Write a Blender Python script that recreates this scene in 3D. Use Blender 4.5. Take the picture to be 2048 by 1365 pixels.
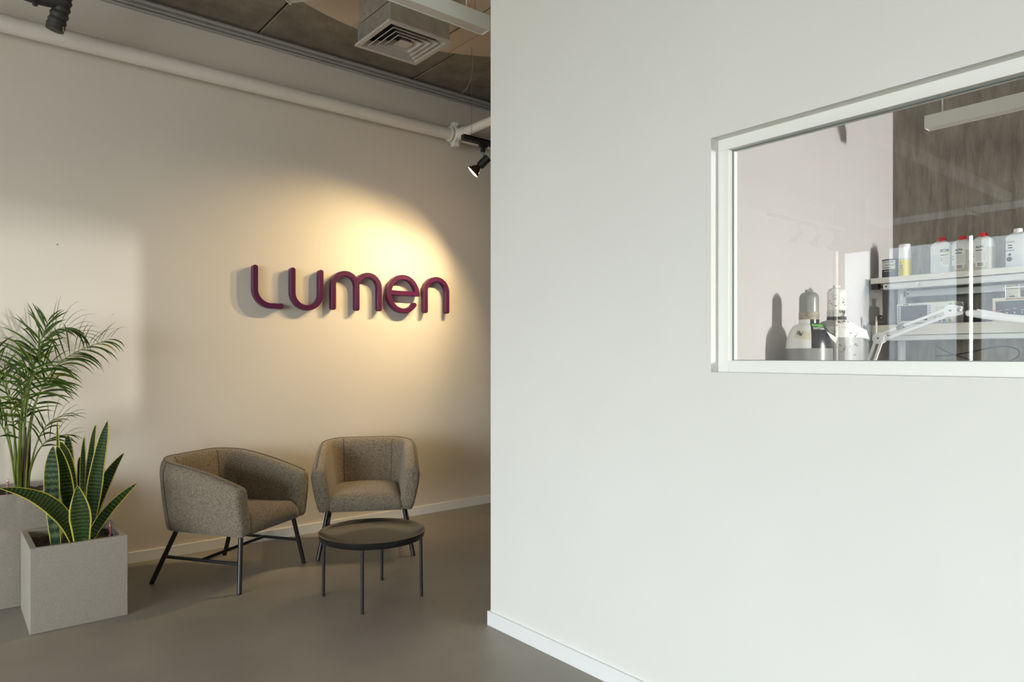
import bpy, bmesh, math, random
from mathutils import Vector, Matrix, Quaternion
random.seed(7)
PI = math.pi
sc = bpy.context.scene
for o in list(bpy.data.objects): bpy.data.objects.remove(o)
C = sc.collection

# ------------------------------------------------------------------ camera
cam = bpy.data.cameras.new('camera'); camo = bpy.data.objects.new('camera', cam); C.objects.link(camo)
camo.location = (0, 0, 1.3); camo.rotation_euler = (PI/2, 0, math.radians(-39.647))
cam.sensor_width = 36; cam.lens = 1388*36/2048; cam.shift_y = 32.5/2048; cam.clip_start = .05; cam.clip_end = 200
sc.camera = camo

# ------------------------------------------------------------------ world, daylight, exposure
sc.view_settings.view_transform = 'Standard'; sc.view_settings.look = 'None'
sc.view_settings.gamma = 1; sc.view_settings.exposure = 0.0; sc.view_settings.use_curve_mapping = False
sc.cycles.caustics_reflective = False; sc.cycles.caustics_refractive = False
sc.cycles.max_bounces = 8; sc.cycles.diffuse_bounces = 5; sc.cycles.glossy_bounces = 4; sc.cycles.transmission_bounces = 6; sc.cycles.transparent_max_bounces = 10
sc.cycles.adaptive_threshold = .035
SKY = 20.6
w = bpy.data.worlds.new('world'); sc.world = w; w.use_nodes = True
nt = w.node_tree; nt.nodes.clear()
wo = nt.nodes.new('ShaderNodeOutputWorld'); bg = nt.nodes.new('ShaderNodeBackground')
tc = nt.nodes.new('ShaderNodeTexCoord'); sp = nt.nodes.new('ShaderNodeSeparateXYZ'); rp = nt.nodes.new('ShaderNodeValToRGB')
mr = nt.nodes.new('ShaderNodeMapRange'); mr.inputs[1].default_value = -1; mr.inputs[2].default_value = 1
nt.links.new(tc.outputs['Generated'], sp.inputs[0]); nt.links.new(sp.outputs[2], mr.inputs[0]); nt.links.new(mr.outputs[0], rp.inputs[0])
rp.color_ramp.elements[0].position = .46; rp.color_ramp.elements[0].color = (.42, .42, .40, 1)
rp.color_ramp.elements[1].position = .54; rp.color_ramp.elements[1].color = (.94, .97, 1.0, 1)
nt.links.new(rp.outputs[0], bg.inputs[0]); bg.inputs[1].default_value = SKY; nt.links.new(bg.outputs[0], wo.inputs[0])

def area(name, loc, target, sx, sy, power=0, col=(1, 1, 1), portal=False):
    l = bpy.data.lights.new(name, 'AREA'); l.shape = 'RECTANGLE'; l.size = sx; l.size_y = sy; l.energy = power; l.color = col
    if portal: l.cycles.is_portal = True
    o = bpy.data.objects.new(name, l); C.objects.link(o); o.location = loc
    d = Vector(target) - Vector(loc); o.rotation_euler = d.to_track_quat('-Z', 'Y').to_euler(); return o
area('daylight_portal_front', (-6.12, .75, 1.5), (0, .75, 1.5), 8.5, 2.9, portal=True)
# added area lights: unseen source of the sign wall's patch, reaching through the laboratory
area('added_patch_light', (4.50, -6.45, 1.93), (1.6, 4.9, 1.7), .20, .42, power=720, col=(1, .92, .91))
area('added_patch_light_upper', (4.50, -6.45, 2.75), (1.6, 4.9, 1.3), .20, 1.1, power=260, col=(1, .93, .91))  # weaker second light, added to carry the patch lower down the wall

# ------------------------------------------------------------------ helpers
ORG = {}
def prop(o, label=None, cat=None, group=None, kind=None):
    if label: o['label'] = label
    if cat: o['category'] = cat
    if group: o['group'] = group
    if kind: o['kind'] = kind
    return o
def thing(name, label, cat, loc=(0, 0, 0), rz=0, group=None):
    o = bpy.data.objects.new(name, None); C.objects.link(o); o.location = loc; o.rotation_euler = (0, 0, rz)
    o.empty_display_size = .05; ORG[o] = Vector(loc)
    return prop(o, label, cat, group)
class MB:
    def __init__(s): s.v = []; s.f = []; s.uv = None
    def add(s, v, f):
        n = len(s.v); s.v += [Vector(p) for p in v]; s.f += [tuple(i+n for i in q) for q in f]; return s
    def box(s, x0, x1, y0, y1, z0, z1):
        return s.add([(x, y, z) for z in (z0, z1) for y in (y0, y1) for x in (x0, x1)],
                     [(0, 2, 3, 1), (4, 5, 7, 6), (0, 1, 5, 4), (2, 6, 7, 3), (0, 4, 6, 2), (1, 3, 7, 5)])
    def rbox(s, x0, x1, y0, y1, z0, z1, r=.005, seg=2):
        bm = bmesh.new(); bmesh.ops.create_cube(bm, size=1)
        for v in bm.verts: v.co = Vector(((x0+x1)/2+v.co.x*(x1-x0), (y0+y1)/2+v.co.y*(y1-y0), (z0+z1)/2+v.co.z*(z1-z0)))
        bmesh.ops.bevel(bm, geom=list(bm.edges), offset=r, segments=seg, profile=.5, affect='EDGES')
        bm.verts.index_update(); s.add([v.co.copy() for v in bm.verts], [[v.index for v in f.verts] for f in bm.faces]); bm.free(); return s
    def tube(s, pts, r, n=10, cap=True):
        pts = [Vector(p) for p in pts]; m = len(pts); R = r if isinstance(r, (list, tuple)) else [r]*m
        T = [(pts[min(i+1, m-1)]-pts[max(i-1, 0)]).normalized() for i in range(m)]
        up = Vector((0, 0, 1)) if abs(T[0].z) < .9 else Vector((1, 0, 0))
        a = T[0].cross(up).normalized(); V = []
        for i in range(m):
            a = (a - T[i]*a.dot(T[i])).normalized(); b = T[i].cross(a)
            V += [pts[i]+(a*math.cos(2*PI*k/n)+b*math.sin(2*PI*k/n))*R[i] for k in range(n)]
        F = [(i*n+k, i*n+(k+1) % n, (i+1)*n+(k+1) % n, (i+1)*n+k) for i in range(m-1) for k in range(n)]
        if cap: F += [tuple(range(n-1, -1, -1)), tuple((m-1)*n+k for k in range(n))]
        return s.add(V, F)
    def lathe(s, prof, c=(0, 0, 0), n=32, a0=0, a1=2*PI, axis=None):
        full = abs(a1-a0-2*PI) < 1e-6; k = n if full else n+1; V = []; c = Vector(c)
        q = Vector((0, 0, 1)).rotation_difference(Vector(axis)) if axis is not None else None
        for r, z in prof:
            for i in range(k):
                a = a0+(a1-a0)*i/n; p = Vector((r*math.cos(a), r*math.sin(a), z))
                V.append(c+(q @ p if q else p))
        m = len(prof); F = []
        for j in range(m-1):
            for i in range(n):
                i2 = (i+1) % k if full else i+1
                F.append((j*k+i, j*k+i2, (j+1)*k+i2, (j+1)*k+i))
        if full:
            if prof[0][0] > 1e-5: F.append(tuple(range(k-1, -1, -1)))
            if prof[-1][0] > 1e-5: F.append(tuple((m-1)*k+i for i in range(k)))
        return s.add(V, F)
    def prism(s, poly, axis, a, b):
        n = len(poly)
        def P(p, t): return {'x': (t, p[0], p[1]), 'y': (p[0], t, p[1]), 'z': (p[0], p[1], t)}[axis]
        return s.add([P(p, a) for p in poly]+[P(p, b) for p in poly],
                     [tuple(range(n))]+[tuple(range(2*n-1, n-1, -1))]+[(i, i+n, (i+1) % n+n, (i+1) % n) for i in range(n)])
    def build(s, name, mat, parent=None, smooth=False, world=True, bevel=0, kind=None):
        me = bpy.data.meshes.new(name); off = ORG.get(parent, Vector()) if world else Vector()
        me.from_pydata([v-off for v in s.v], [], s.f)
        if s.uv:
            ul = me.uv_layers.new(name='UVMap')
            for p in me.polygons:
                for li in p.loop_indices: ul.data[li].uv = s.uv[me.loops[li].vertex_index]
        bm = bmesh.new(); bm.from_mesh(me)
        if not s.uv: bmesh.ops.remove_doubles(bm, verts=bm.verts, dist=1e-6)
        bmesh.ops.recalc_face_normals(bm, faces=bm.faces); bm.to_mesh(me); bm.free()
        if smooth:
            for p in me.polygons: p.use_smooth = True
            try: me.set_sharp_from_angle(angle=math.radians(40))
            except Exception: pass
        me.materials.append(mat)
        o = bpy.data.objects.new(name, me); C.objects.link(o)
        if parent: o.parent = parent; ORG[o] = ORG.get(parent, Vector())
        if bevel:
            b = o.modifiers.new('bevel', 'BEVEL'); b.width = bevel; b.segments = 2; b.limit_method = 'ANGLE'
        if kind: o['kind'] = kind
        return o
def bez(p, n):
    p = [Vector(q) for q in p]; out = []
    for i in range(n+1):
        t = i/n; q = p[:]
        while len(q) > 1: q = [q[k].lerp(q[k+1], t) for k in range(len(q)-1)]
        out.append(q[0])
    return out
def copy_tree(o, parent=None, loc=None, rz=None):
    c = o.copy(); C.objects.link(c); c.parent = parent
    if loc is not None: c.location = loc
    if rz is not None: c.rotation_euler = (0, 0, rz)
    for ch in list(o.children): copy_tree(ch, c)
    return c
def text2d(s, size, bold=0.0, shear=0.0, align='LEFT'):
    cu = bpy.data.curves.new('t', 'FONT'); cu.body = s; cu.size = size; cu.offset = bold; cu.shear = shear; cu.align_x = align
    cu.resolution_u = 3
    o = bpy.data.objects.new('t', cu); C.objects.link(o); dg = bpy.context.evaluated_depsgraph_get(); dg.update()
    me = bpy.data.meshes.new_from_object(o.evaluated_get(dg))
    V = [(v.co.x, v.co.y) for v in me.vertices]; F = [tuple(p.vertices) for p in me.polygons]
    bpy.data.objects.remove(o); bpy.data.curves.remove(cu); bpy.data.meshes.remove(me); return V, F
def text_on(mb, s, size, fn, x=0, y=0, bold=0.0, shear=0.0, align='LEFT'):
    V, F = text2d(s, size, bold, shear, align)
    mb.add([fn(x+a, y+b) for a, b in V], F); return mb

# ------------------------------------------------------------------ materials
MATS = {}
def M(name, c, r=.5, m=0, var=0, vs=8, bump=0, bs=60, stretch=(1, 1, 1), spec=.5, alpha=None, sheen=0, detail=4, dark=None, darkpos=.35, trans=0):
    if name in MATS: return MATS[name]
    k = bpy.data.materials.new(name); k.use_nodes = True; n = k.node_tree; b = n.nodes['Principled BSDF']
    b.inputs['Roughness'].default_value = r; b.inputs['Metallic'].default_value = m; b.inputs['Base Color'].default_value = (*c, 1)
    b.inputs['Specular IOR Level'].default_value = spec
    if sheen: b.inputs['Sheen Weight'].default_value = sheen
    if trans: b.inputs['Transmission Weight'].default_value = trans
    if var or bump or dark:
        t = n.nodes.new('ShaderNodeTexCoord'); mp = n.nodes.new('ShaderNodeMapping'); mp.inputs['Scale'].default_value = stretch
        n.links.new(t.outputs['Object'], mp.inputs[0])
    if var:
        no = n.nodes.new('ShaderNodeTexNoise'); no.inputs['Scale'].default_value = vs; no.inputs['Detail'].default_value = detail; no.inputs['Roughness'].default_value = .65
        n.links.new(mp.outputs[0], no.inputs['Vector'])
        rr = n.nodes.new('ShaderNodeValToRGB'); rr.color_ramp.elements[0].position = .3; rr.color_ramp.elements[1].position = .7
        rr.color_ramp.elements[0].color = (*[x*(1-var) for x in c], 1); rr.color_ramp.elements[1].color = (*[min(1, x*(1+var)) for x in c], 1)
        n.links.new(no.outputs[0], rr.inputs[0]); out = rr.outputs[0]
        if dark:
            n2 = n.nodes.new('ShaderNodeTexNoise'); n2.inputs['Scale'].default_value = dark[3]; n2.inputs['Detail'].default_value = 8; n2.inputs['Roughness'].default_value = .75
            n.links.new(mp.outputs[0], n2.inputs['Vector'])
            r2 = n.nodes.new('ShaderNodeValToRGB'); r2.color_ramp.elements[0].position = darkpos-.02; r2.color_ramp.elements[1].position = darkpos+.02
            r2.color_ramp.elements[0].color = (1, 1, 1, 1); r2.color_ramp.elements[1].color = (0, 0, 0, 1)
            n.links.new(n2.outputs[0], r2.inputs[0]); mx = n.nodes.new('ShaderNodeMix'); mx.data_type = 'RGBA'
            n.links.new(r2.outputs[0], mx.inputs[0]); n.links.new(out, mx.inputs[6]); mx.inputs[7].default_value = (*dark[:3], 1); out = mx.outputs[2]
        n.links.new(out, b.inputs['Base Color'])
    if bump:
        nb = n.nodes.new('ShaderNodeTexNoise'); nb.inputs['Scale'].default_value = bs; nb.inputs['Detail'].default_value = 6
        n.links.new(mp.outputs[0], nb.inputs['Vector']); bu = n.nodes.new('ShaderNodeBump'); bu.inputs['Strength'].default_value = bump; bu.inputs['Distance'].default_value = .01
        n.links.new(nb.outputs[0], bu.inputs['Height']); n.links.new(bu.outputs[0], b.inputs['Normal'])
    MATS[name] = k; return k
def emit(name, c, s):
    k = bpy.data.materials.new(name); k.use_nodes = True; n = k.node_tree; b = n.nodes['Principled BSDF']
    b.inputs['Base Color'].default_value = (.1, .1, .1, 1); b.inputs['Emission Color'].default_value = (*c, 1); b.inputs['Emission Strength'].default_value = s; return k
def glass(name, tint, f0=.04):
    k = bpy.data.materials.new(name); k.use_nodes = True; n = k.node_tree; n.nodes.clear()
    out = n.nodes.new('ShaderNodeOutputMaterial'); t = n.nodes.new('ShaderNodeBsdfTransparent'); g = n.nodes.new('ShaderNodeBsdfGlossy')
    t.inputs[0].default_value = (*tint, 1); g.inputs['Roughness'].default_value = 0
    lw = n.nodes.new('ShaderNodeLayerWeight'); lw.inputs[0].default_value = .5
    p = n.nodes.new('ShaderNodeMath'); p.operation = 'POWER'; p.inputs[1].default_value = 5
    a = n.nodes.new('ShaderNodeMath'); a.operation = 'MULTIPLY_ADD'; a.inputs[1].default_value = 1-f0; a.inputs[2].default_value = f0
    mx = n.nodes.new('ShaderNodeMixShader')
    n.links.new(lw.outputs['Facing'], p.inputs[0]); n.links.new(p.outputs[0], a.inputs[0]); n.links.new(a.outputs[0], mx.inputs[0])
    n.links.new(t.outputs[0], mx.inputs[1]); n.links.new(g.outputs[0], mx.inputs[2]); n.links.new(mx.outputs[0], out.inputs[0]); return k

wall_white = M('wall_white_paint', (.805, .80, .765), .62, var=.012, vs=2, detail=1)
wall_beige = M('wall_warm_paint', (.75, .688, .612), .65, var=.015, vs=2, detail=1)
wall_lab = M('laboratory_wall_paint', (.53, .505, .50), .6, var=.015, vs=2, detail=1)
trim_white = M('trim_paint', (.86, .87, .87), .35)
frame_white = M('frame_lacquer', (.87, .87, .83), .35)
floor_m = M('floor_concrete', (.275, .25, .212), .42, var=.13, vs=1.7, detail=6, dark=(.34, .315, .27, 38), darkpos=.27)
ceil_m = M('ceiling_concrete', (.275, .24, .19), .9, var=.28, vs=5, bump=.4, bs=55, detail=6, dark=(.10, .09, .07, 60), darkpos=.30)
conc_wall = M('board_marked_concrete', (.25, .22, .188), .85, var=.38, vs=9, bump=.35, bs=30, stretch=(2.2, 2.2, .42), detail=9, dark=(.40, .37, .33, 26), darkpos=.27)
pipe_m = M('pipe_paint', (.83, .78, .72), .38, var=.03, vs=6)
conduit_m = M('conduit_paint', (.42, .40, .38), .45)
galv = M('galvanised_sheet', (.62, .64, .64), .34, .85, var=.12, vs=16, detail=2)
dif_m = M('diffuser_enamel', (.56, .52, .49), .45)
dark_m = M('duct_inside', (.02, .02, .02), .8)
lamp_body = M('lamp_enamel', (.72, .74, .69), .4)
lamp_dif = M('lamp_diffuser', (.66, .61, .57), .5)
wire_m = M('steel_wire', (.30, .29, .27), .4, .7)
wire_w = M('white_flex', (.7, .7, .68), .5)
black = M('black_plastic', (.018, .017, .017), .45)
black_metal = M('black_powder_coat', (.022, .022, .024), .36, .2)
chrome = M('bright_metal', (.7, .7, .7), .22, 1)
purple = M('purple_acrylic', (.083, .008, .058), .33, var=.05, vs=10)
hose_m = M('hose_rubber', (.045, .042, .04), .55, bump=.2, bs=30)
panel_m = M('ceiling_board', (.66, .55, .42), .7, var=.04, vs=4)
planter_m = M('planter_stone', (.325, .292, .247), .75, var=.10, vs=130, bump=.12, bs=220, detail=2)
soil_m = M('soil', (.03, .022, .016), .95, var=.5, vs=60, bump=1, bs=60)
alu = M('aluminium', (.66, .67, .68), .35, .8)
alu_w = M('light_grey_enamel', (.66, .67, .66), .45)
board_m = M('shelf_laminate', (.72, .685, .63), .5)
white_pl = M('white_plastic', (.89, .89, .91), .38)
red_pl = M('red_plastic', (.62, .035, .045), .35)
hdpe = M('translucent_plastic', (.74, .76, .77), .4)
liquid_m = M('straw_liquid_bottle', (.56, .53, .45), .4)
label_m = M('paper_label', (.78, .77, .73), .7)
ink = M('ink', (.03, .03, .04), .7)
blue_ink = M('blue_ink', (.03, .09, .38), .6)
grey_ink = M('grey_ink', (.28, .29, .30), .7)
scope_m = M('instrument_plastic', (.70, .70, .67), .5)
screen_m = M('dark_screen', (.045, .05, .055), .25)
cream_m = M('cream_enamel', (.66, .62, .48), .5)
tape_m = M('masking_tape', (.66, .61, .48), .75, var=.04, vs=30)
gas_grey = M('cylinder_grey_paint', (.235, .24, .225), .32, var=.06, vs=14)
gas_grey2 = M('cylinder_worn_grey', (.34, .335, .32), .45, var=.12, vs=14, dark=(.10, .07, .05, 34), darkpos=.41)
gas_white = M('cylinder_white_paint', (.74, .73, .71), .4, var=.03, vs=14)
gas_white2 = M('cylinder_chipped_white', (.76, .74, .70), .45, var=.06, vs=14, dark=(.13, .085, .05, 42), darkpos=.42)
gas_dark = M('cylinder_black_paint', (.02, .018, .026), .25)
rusty = M('rusty_collar', (.30, .265, .215), .6, var=.45, vs=45, detail=6)
green_pl = M('green_sticker', (.12, .45, .06), .5)
yellow_m = M('yellow_print', (.72, .60, .07), .45)
charcoal_m = M('charcoal_print', (.05, .06, .075), .4)
cable_m = M('cable_rubber', (.02, .02, .022), .5)
clear_m = glass('clear_tube', (.93, .93, .93))
red_ink = M('red_indicator', (.65, .05, .05), .4)
bulb_on = emit('lit_bulb', (1, .72, .42), 30)
bulb_m = M('bulb_reflector', (.10, .055, .03), .12, .8)

def fabric(name, c1, c2):
    k = bpy.data.materials.new(name); k.use_nodes = True; n = k.node_tree; b = n.nodes['Principled BSDF']
    t = n.nodes.new('ShaderNodeTexCoord'); res = []
    for s in ((250, 250, 70), (70, 70, 280)):
        mp = n.nodes.new('ShaderNodeMapping'); mp.inputs['Scale'].default_value = s; n.links.new(t.outputs['Object'], mp.inputs[0])
        no = n.nodes.new('ShaderNodeTexNoise'); no.inputs['Scale'].default_value = 1; no.inputs['Detail'].default_value = 3; no.inputs['Roughness'].default_value = .7
        n.links.new(mp.outputs[0], no.inputs['Vector']); res.append(no)
    a = n.nodes.new('ShaderNodeMath'); a.operation = 'ADD'; n.links.new(res[0].outputs[0], a.inputs[0]); n.links.new(res[1].outputs[0], a.inputs[1])
    h = n.nodes.new('ShaderNodeMath'); h.operation = 'MULTIPLY'; h.inputs[1].default_value = .5; n.links.new(a.outputs[0], h.inputs[0])
    r = n.nodes.new('ShaderNodeValToRGB'); r.color_ramp.elements[0].position = .38; r.color_ramp.elements[1].position = .62
    r.color_ramp.elements[0].color = (*c1, 1); r.color_ramp.elements[1].color = (*c2, 1); n.links.new(h.outputs[0], r.inputs[0]); n.links.new(r.outputs[0], b.inputs['Base Color'])
    bu = n.nodes.new('ShaderNodeBump'); bu.inputs['Strength'].default_value = .35; bu.inputs['Distance'].default_value = .004; n.links.new(h.outputs[0], bu.inputs['Height']); n.links.new(bu.outputs[0], b.inputs['Normal'])
    b.inputs['Roughness'].default_value = .95; b.inputs['Specular IOR Level'].default_value = .15; b.inputs['Sheen Weight'].default_value = .25; return k
fab = fabric('woven_melange_fabric', (.10, .079, .056), (.33, .275, .206))
fab_pipe = fabric('fabric_piping', (.06, .05, .037), (.16, .135, .105))
seam_m = M('seam_thread', (.05, .042, .032), .9)

def leafmat(name, base, bandc, edge, band=22, edgew=.085):
    k = bpy.data.materials.new(name); k.use_nodes = True; n = k.node_tree; b = n.nodes['Principled BSDF']; b.inputs['Specular IOR Level'].default_value = .14
    u = n.nodes.new('ShaderNodeUVMap'); u.uv_map = 'UVMap'; s = n.nodes.new('ShaderNodeSeparateXYZ'); n.links.new(u.outputs[0], s.inputs[0])
    wv = n.nodes.new('ShaderNodeTexWave'); wv.bands_direction = 'Y'; wv.inputs['Scale'].default_value = band/6.3; wv.inputs['Distortion'].default_value = 3.2; wv.inputs['Detail'].default_value = 2; wv.inputs['Detail Scale'].default_value = 2.5
    n.links.new(u.outputs[0], wv.inputs[0])
    r = n.nodes.new('ShaderNodeValToRGB'); r.color_ramp.elements[0].position = .35; r.color_ramp.elements[1].position = .8
    r.color_ramp.elements[0].color = (*base, 1); r.color_ramp.elements[1].color = (*bandc, 1); n.links.new(wv.outputs[0], r.inputs[0])
    d = n.nodes.new('ShaderNodeMath'); d.operation = 'SUBTRACT'; d.inputs[1].default_value = .5; n.links.new(s.outputs[0], d.inputs[0])
    a = n.nodes.new('ShaderNodeMath'); a.operation = 'ABSOLUTE'; n.links.new(d.outputs[0], a.inputs[0])
    g = n.nodes.new('ShaderNodeMath'); g.operation = 'GREATER_THAN'; g.inputs[1].default_value = .5-edgew; n.links.new(a.outputs[0], g.inputs[0])
    mx = n.nodes.new('ShaderNodeMix'); mx.data_type = 'RGBA'; n.links.new(g.outputs[0], mx.inputs[0]); n.links.new(r.outputs[0], mx.inputs[6]); mx.inputs[7].default_value = (*edge, 1)
    n.links.new(mx.outputs[2], b.inputs['Base Color']); b.inputs['Roughness'].default_value = .5; return k
snake_m = leafmat('snake_plant_leaf', (.010, .024, .005), (.040, .072, .014), (.50, .43, .065), band=42, edgew=.062)
snake_pale = leafmat('snake_plant_pale_leaf', (.010, .026, .010), (.060, .095, .035), (.40, .38, .07), band=24, edgew=.05)
def palm_mat(name, c): return M(name, c, .5, var=.35, vs=9, spec=.2)
palm_ms = [palm_mat('palm_leaf_deep', (.042, .082, .010)), palm_mat('palm_leaf_mid', (.068, .120, .015)), palm_mat('palm_leaf_fresh', (.12, .18, .022))]
palm_tip = M('palm_leaf_yellow', (.30, .23, .03), .5)
stem_g = M('palm_stem_green', (.15, .21, .035), .45, var=.25, vs=20)
stem_p = M('palm_stem_purple', (.085, .032, .035), .45, var=.25, vs=20)
pane_lab = glass('partition_glass', (.955, .975, .965), .04)
pane_fac = glass('facade_glass', (.92, .94, .94), .05)
pane_screen = glass('facade_glass_with_sunscreen', (.47, .495, .515), .05)
pane_labwin = pane_lab

def struct(name, mb, mat, parent=None, label=None, **k):
    o = mb.build(name, mat, parent, **k)
    if parent is None: o['kind'] = 'structure'
    if label: o['label'] = label
    return o

# ================================================================== STRUCTURE
CH = 3.58
struct('floor', MB().box(-6.3, 8.2, -4.3, 5.1, -.12, 0), floor_m, label='grey-brown polished concrete floor')
# ceiling of precast slabs with open joints
ce = bpy.data.objects.new('ceiling', None); C.objects.link(ce); ce['kind'] = 'structure'; ce['label'] = 'raw concrete ceiling of long slabs'; ORG[ce] = Vector()
MB().box(-6.3, 8.2, -4.3, 5.1, CH+.06, CH+.3).build('ceiling_backing', ceil_m, ce)
xs = [1.74+1.26*i for i in range(-7, 6)]
for a, b in zip(xs[:-1], xs[1:]):
    MB().box(max(a+.007, -6.3), min(b-.007, 8.2), -4.3, 5.1, CH, CH+.07).build('slab', ceil_m, ce, bevel=.006)
struct('wall_back', MB().box(-6.3, 8.2, 4.9, 5.1, 0, CH), wall_beige, label='warm off-white wall carrying the purple sign')
struct('baseboard_back', MB().rbox(-6, 8, 4.888, 4.9, 0, .07, .002), trim_white, label='white baseboard along the sign wall')
# right-hand partition with the opening of the inner window
WY0, WY1, WZ0, WZ1 = -2.2, 1.415, 1.248, 2.061
struct('wall_right', MB().box(2.07, 2.19, WY1, 2.66, 0, CH).box(2.07, 2.19, -4, WY0, 0, CH).box(2.07, 2.19, WY0, WY1, 0, WZ0).box(2.07, 2.19, WY0, WY1, WZ1, CH), wall_white, label='white partition wall with an inner window')
struct('baseboard_right', MB().box(2.058, 2.07, -4, 2.672, 0, .068).box(2.07, 4.9, 2.66, 2.672, 0, .068), trim_white, label='white baseboard of the partition wall')
struct('wall_laboratory_end', MB().box(2.19, 5.0, 1.9, 2.66, 0, CH), wall_lab, label='white end wall of the laboratory behind the gas cylinders')
struct('wall_concrete', MB().box(4.8, 5.0, -3.5, 1.9, 0, CH), conc_wall, label='raw board-marked concrete wall in the laboratory')
struct('wall_laboratory_rear', MB().box(2.19, 3.1, -3.7, -3.5, 0, CH).box(3.1, 4.8, -3.7, -3.5, 0, .85).box(3.1, 4.8, -3.7, -3.5, 2.6, CH), wall_lab)
struct('wall_sky_blocker', MB().box(-3, 14, -7.0, -6.6, -3, 9), M('sky_blocker_grey', (.56, .55, .53), .8))  # unseen added block: hides sky from the laboratory window, bounces soft light in
struct('wall_rear', MB().box(-6.3, 2.07, -4.2, -4, 0, CH), wall_white)
struct('wall_corridor_end', MB().box(8, 8.2, 2.66, 4.9, 0, CH).box(5.0, 8.0, 2.5, 2.66, 0, CH), wall_white)
# facade with its windows and the open ventilation slots between them
opens = [(-3.45, -2.35), (-2.25, -1.15), (-1.05, .05), (.15, 1.1), (1.2, 2.05), (2.15, 3.05), (3.095, 3.152), (3.25, 4.17), (4.36, 4.79), (4.83, 4.885)]
FZ0, FZ1 = .12, 2.88
mb = MB().box(-6.06, -6, -4, 4.9, 0, FZ0).box(-6.06, -6, -4, 4.9, FZ1, CH)
ys = [-4]+[q for o in opens for q in o]+[4.9]
for a, b in zip(ys[::2], ys[1::2]): mb.box(-6.06, -6, a, b, FZ0, FZ1)
struct('wall_facade', mb, M('facade_dark', (.10, .10, .10), .6), label='window facade of the room')
n = 2
for a, b in opens:
    if b-a < .1: continue
    wv = bpy.data.objects.new('window_%d' % n, None); C.objects.link(wv); wv['kind'] = 'structure'; ORG[wv] = Vector(); n += 1
    MB().box(-6.055, -6.01, a, a+.035, FZ0, FZ1).box(-6.055, -6.01, b-.035, b, FZ0, FZ1).box(-6.055, -6.01, a+.035, b-.035, FZ0, FZ0+.05).box(-6.055, -6.01, a+.035, b-.035, FZ1-.05, FZ1).build('window_frame', black_metal, wv)
    MB().box(-6.034, -6.028, a+.035, b-.035, FZ0+.05, FZ1-.05).build('pane', pane_screen if a > 2.1 else pane_fac, wv)
# the inner window
w1 = bpy.data.objects.new('window_1', None); C.objects.link(w1); w1['kind'] = 'structure'; w1['label'] = 'white framed inner window looking into the laboratory'; ORG[w1] = Vector()
fx0, fx1 = 2.11, 2.165
MB().rbox(fx0, fx1, WY0, WY1-.001, 2.021, WZ1, .0015).build('head_rail', frame_white, w1)
MB().rbox(fx0, fx1, 1.372, WY1-.001, WZ0, 2.0208, .0015).build('stile', frame_white, w1)
MB().rbox(fx0, fx1, WY0, WY0+.043, WZ0, 2.0208, .0015).build('stile', frame_white, w1)
MB().rbox(fx0, fx1, WY0+.043, 1.3716, WZ0, 1.289, .0015).build('bottom_rail', frame_white, w1)
MB().box(2.134, 2.140, WY0+.043, 1.372, 1.289, 2.021).build('pane', pane_lab, w1)
gk = M('glazing_gasket', (.20, .24, .24), .5)
MB().box(2.1325, 2.1415, 1.3695, 1.372, 1.291, 2.018).box(2.1325, 2.1415, WY0+.043, 1.372, 2.0185, 2.021).box(2.1325, 2.1415, WY0+.043, 1.372, 1.289, 1.291).build('gasket', gk, w1)
w9 = bpy.data.objects.new('window_20', None); C.objects.link(w9); w9['kind'] = 'structure'; ORG[w9] = Vector()
MB().box(3.1, 3.14, -3.64, -3.58, .85, 2.6).box(4.76, 4.8, -3.64, -3.58, .85, 2.6).box(3.14, 4.76, -3.64, -3.58, .85, .89).box(3.14, 4.76, -3.64, -3.58, 2.56, 2.6).build('window_frame', frame_white, w9)
MB().box(3.14, 4.76, -3.612, -3.606, .89, 2.56).build('pane', pane_labwin, w9)

# ================================================================== CEILING SERVICES
# sprinkler main along the sign wall
t = thing('water_pipe', 'thick white painted pipe running high along the sign wall', 'pipe', (2, 4.78, 3.11))
MB().tube([(-6, 4.78, 3.16), (3.30, 4.78, 3.16)], .050, 28).build('pipe_run', pipe_m, t, True)
MB().tube([(3.30, 4.78, 3.16), (8, 4.78, 3.16)], .046, 28).build('pipe_run', pipe_m, t, True)
MB().lathe([(.066, -.028), (.074, -.02), (.074, .02), (.066, .028)], (3.335, 4.78, 3.16), 24, axis=(1, 0, 0)).build('coupling', pipe_m, t, True)
for a in (-.055, .045): MB().lathe([(.062, a), (.062, a+.010)], (3.335, 4.78, 3.16), 24, axis=(1, 0, 0)).build('coupling_lip', pipe_m, t, True)
for dz in (.085, -.085):
    MB().rbox(3.31, 3.365, 4.745, 4.80, 3.16+dz-.016, 3.16+dz+.016, .005).build('coupling_lug', pipe_m, t, True)
    MB().tube([(3.338, 4.725, 3.16+dz), (3.338, 4.82, 3.16+dz)], .008, 8).lathe([(.014, -.006), (.014, .006)], (3.338, 4.73, 3.16+dz), 6, axis=(0, 1, 0)).build('bolt', pipe_m, t)
MB().lathe([(.05, 0), (.05, .03), (.042, .05), (.036, .07)], (3.355, 4.735, 3.16), 24, axis=(0, -1, 0)).build('tee_outlet', pipe_m, t, True)
t2 = thing('branch_pipe', 'thinner white pipe branching off the thick pipe towards the partition', 'pipe', (3.355, 4.66, 3.12))
MB().tube([(3.355, 4.67, 3.16), (3.355, 2.67, 3.16)], .036, 24).build('pipe_run', pipe_m, t2, True)
MB().lathe([(.042, 0), (.046, .005), (.046, .03), (.042, .035)], (3.355, 4.675, 3.16), 24, axis=(0, -1, 0)).build('collar', pipe_m, t2, True)
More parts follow.
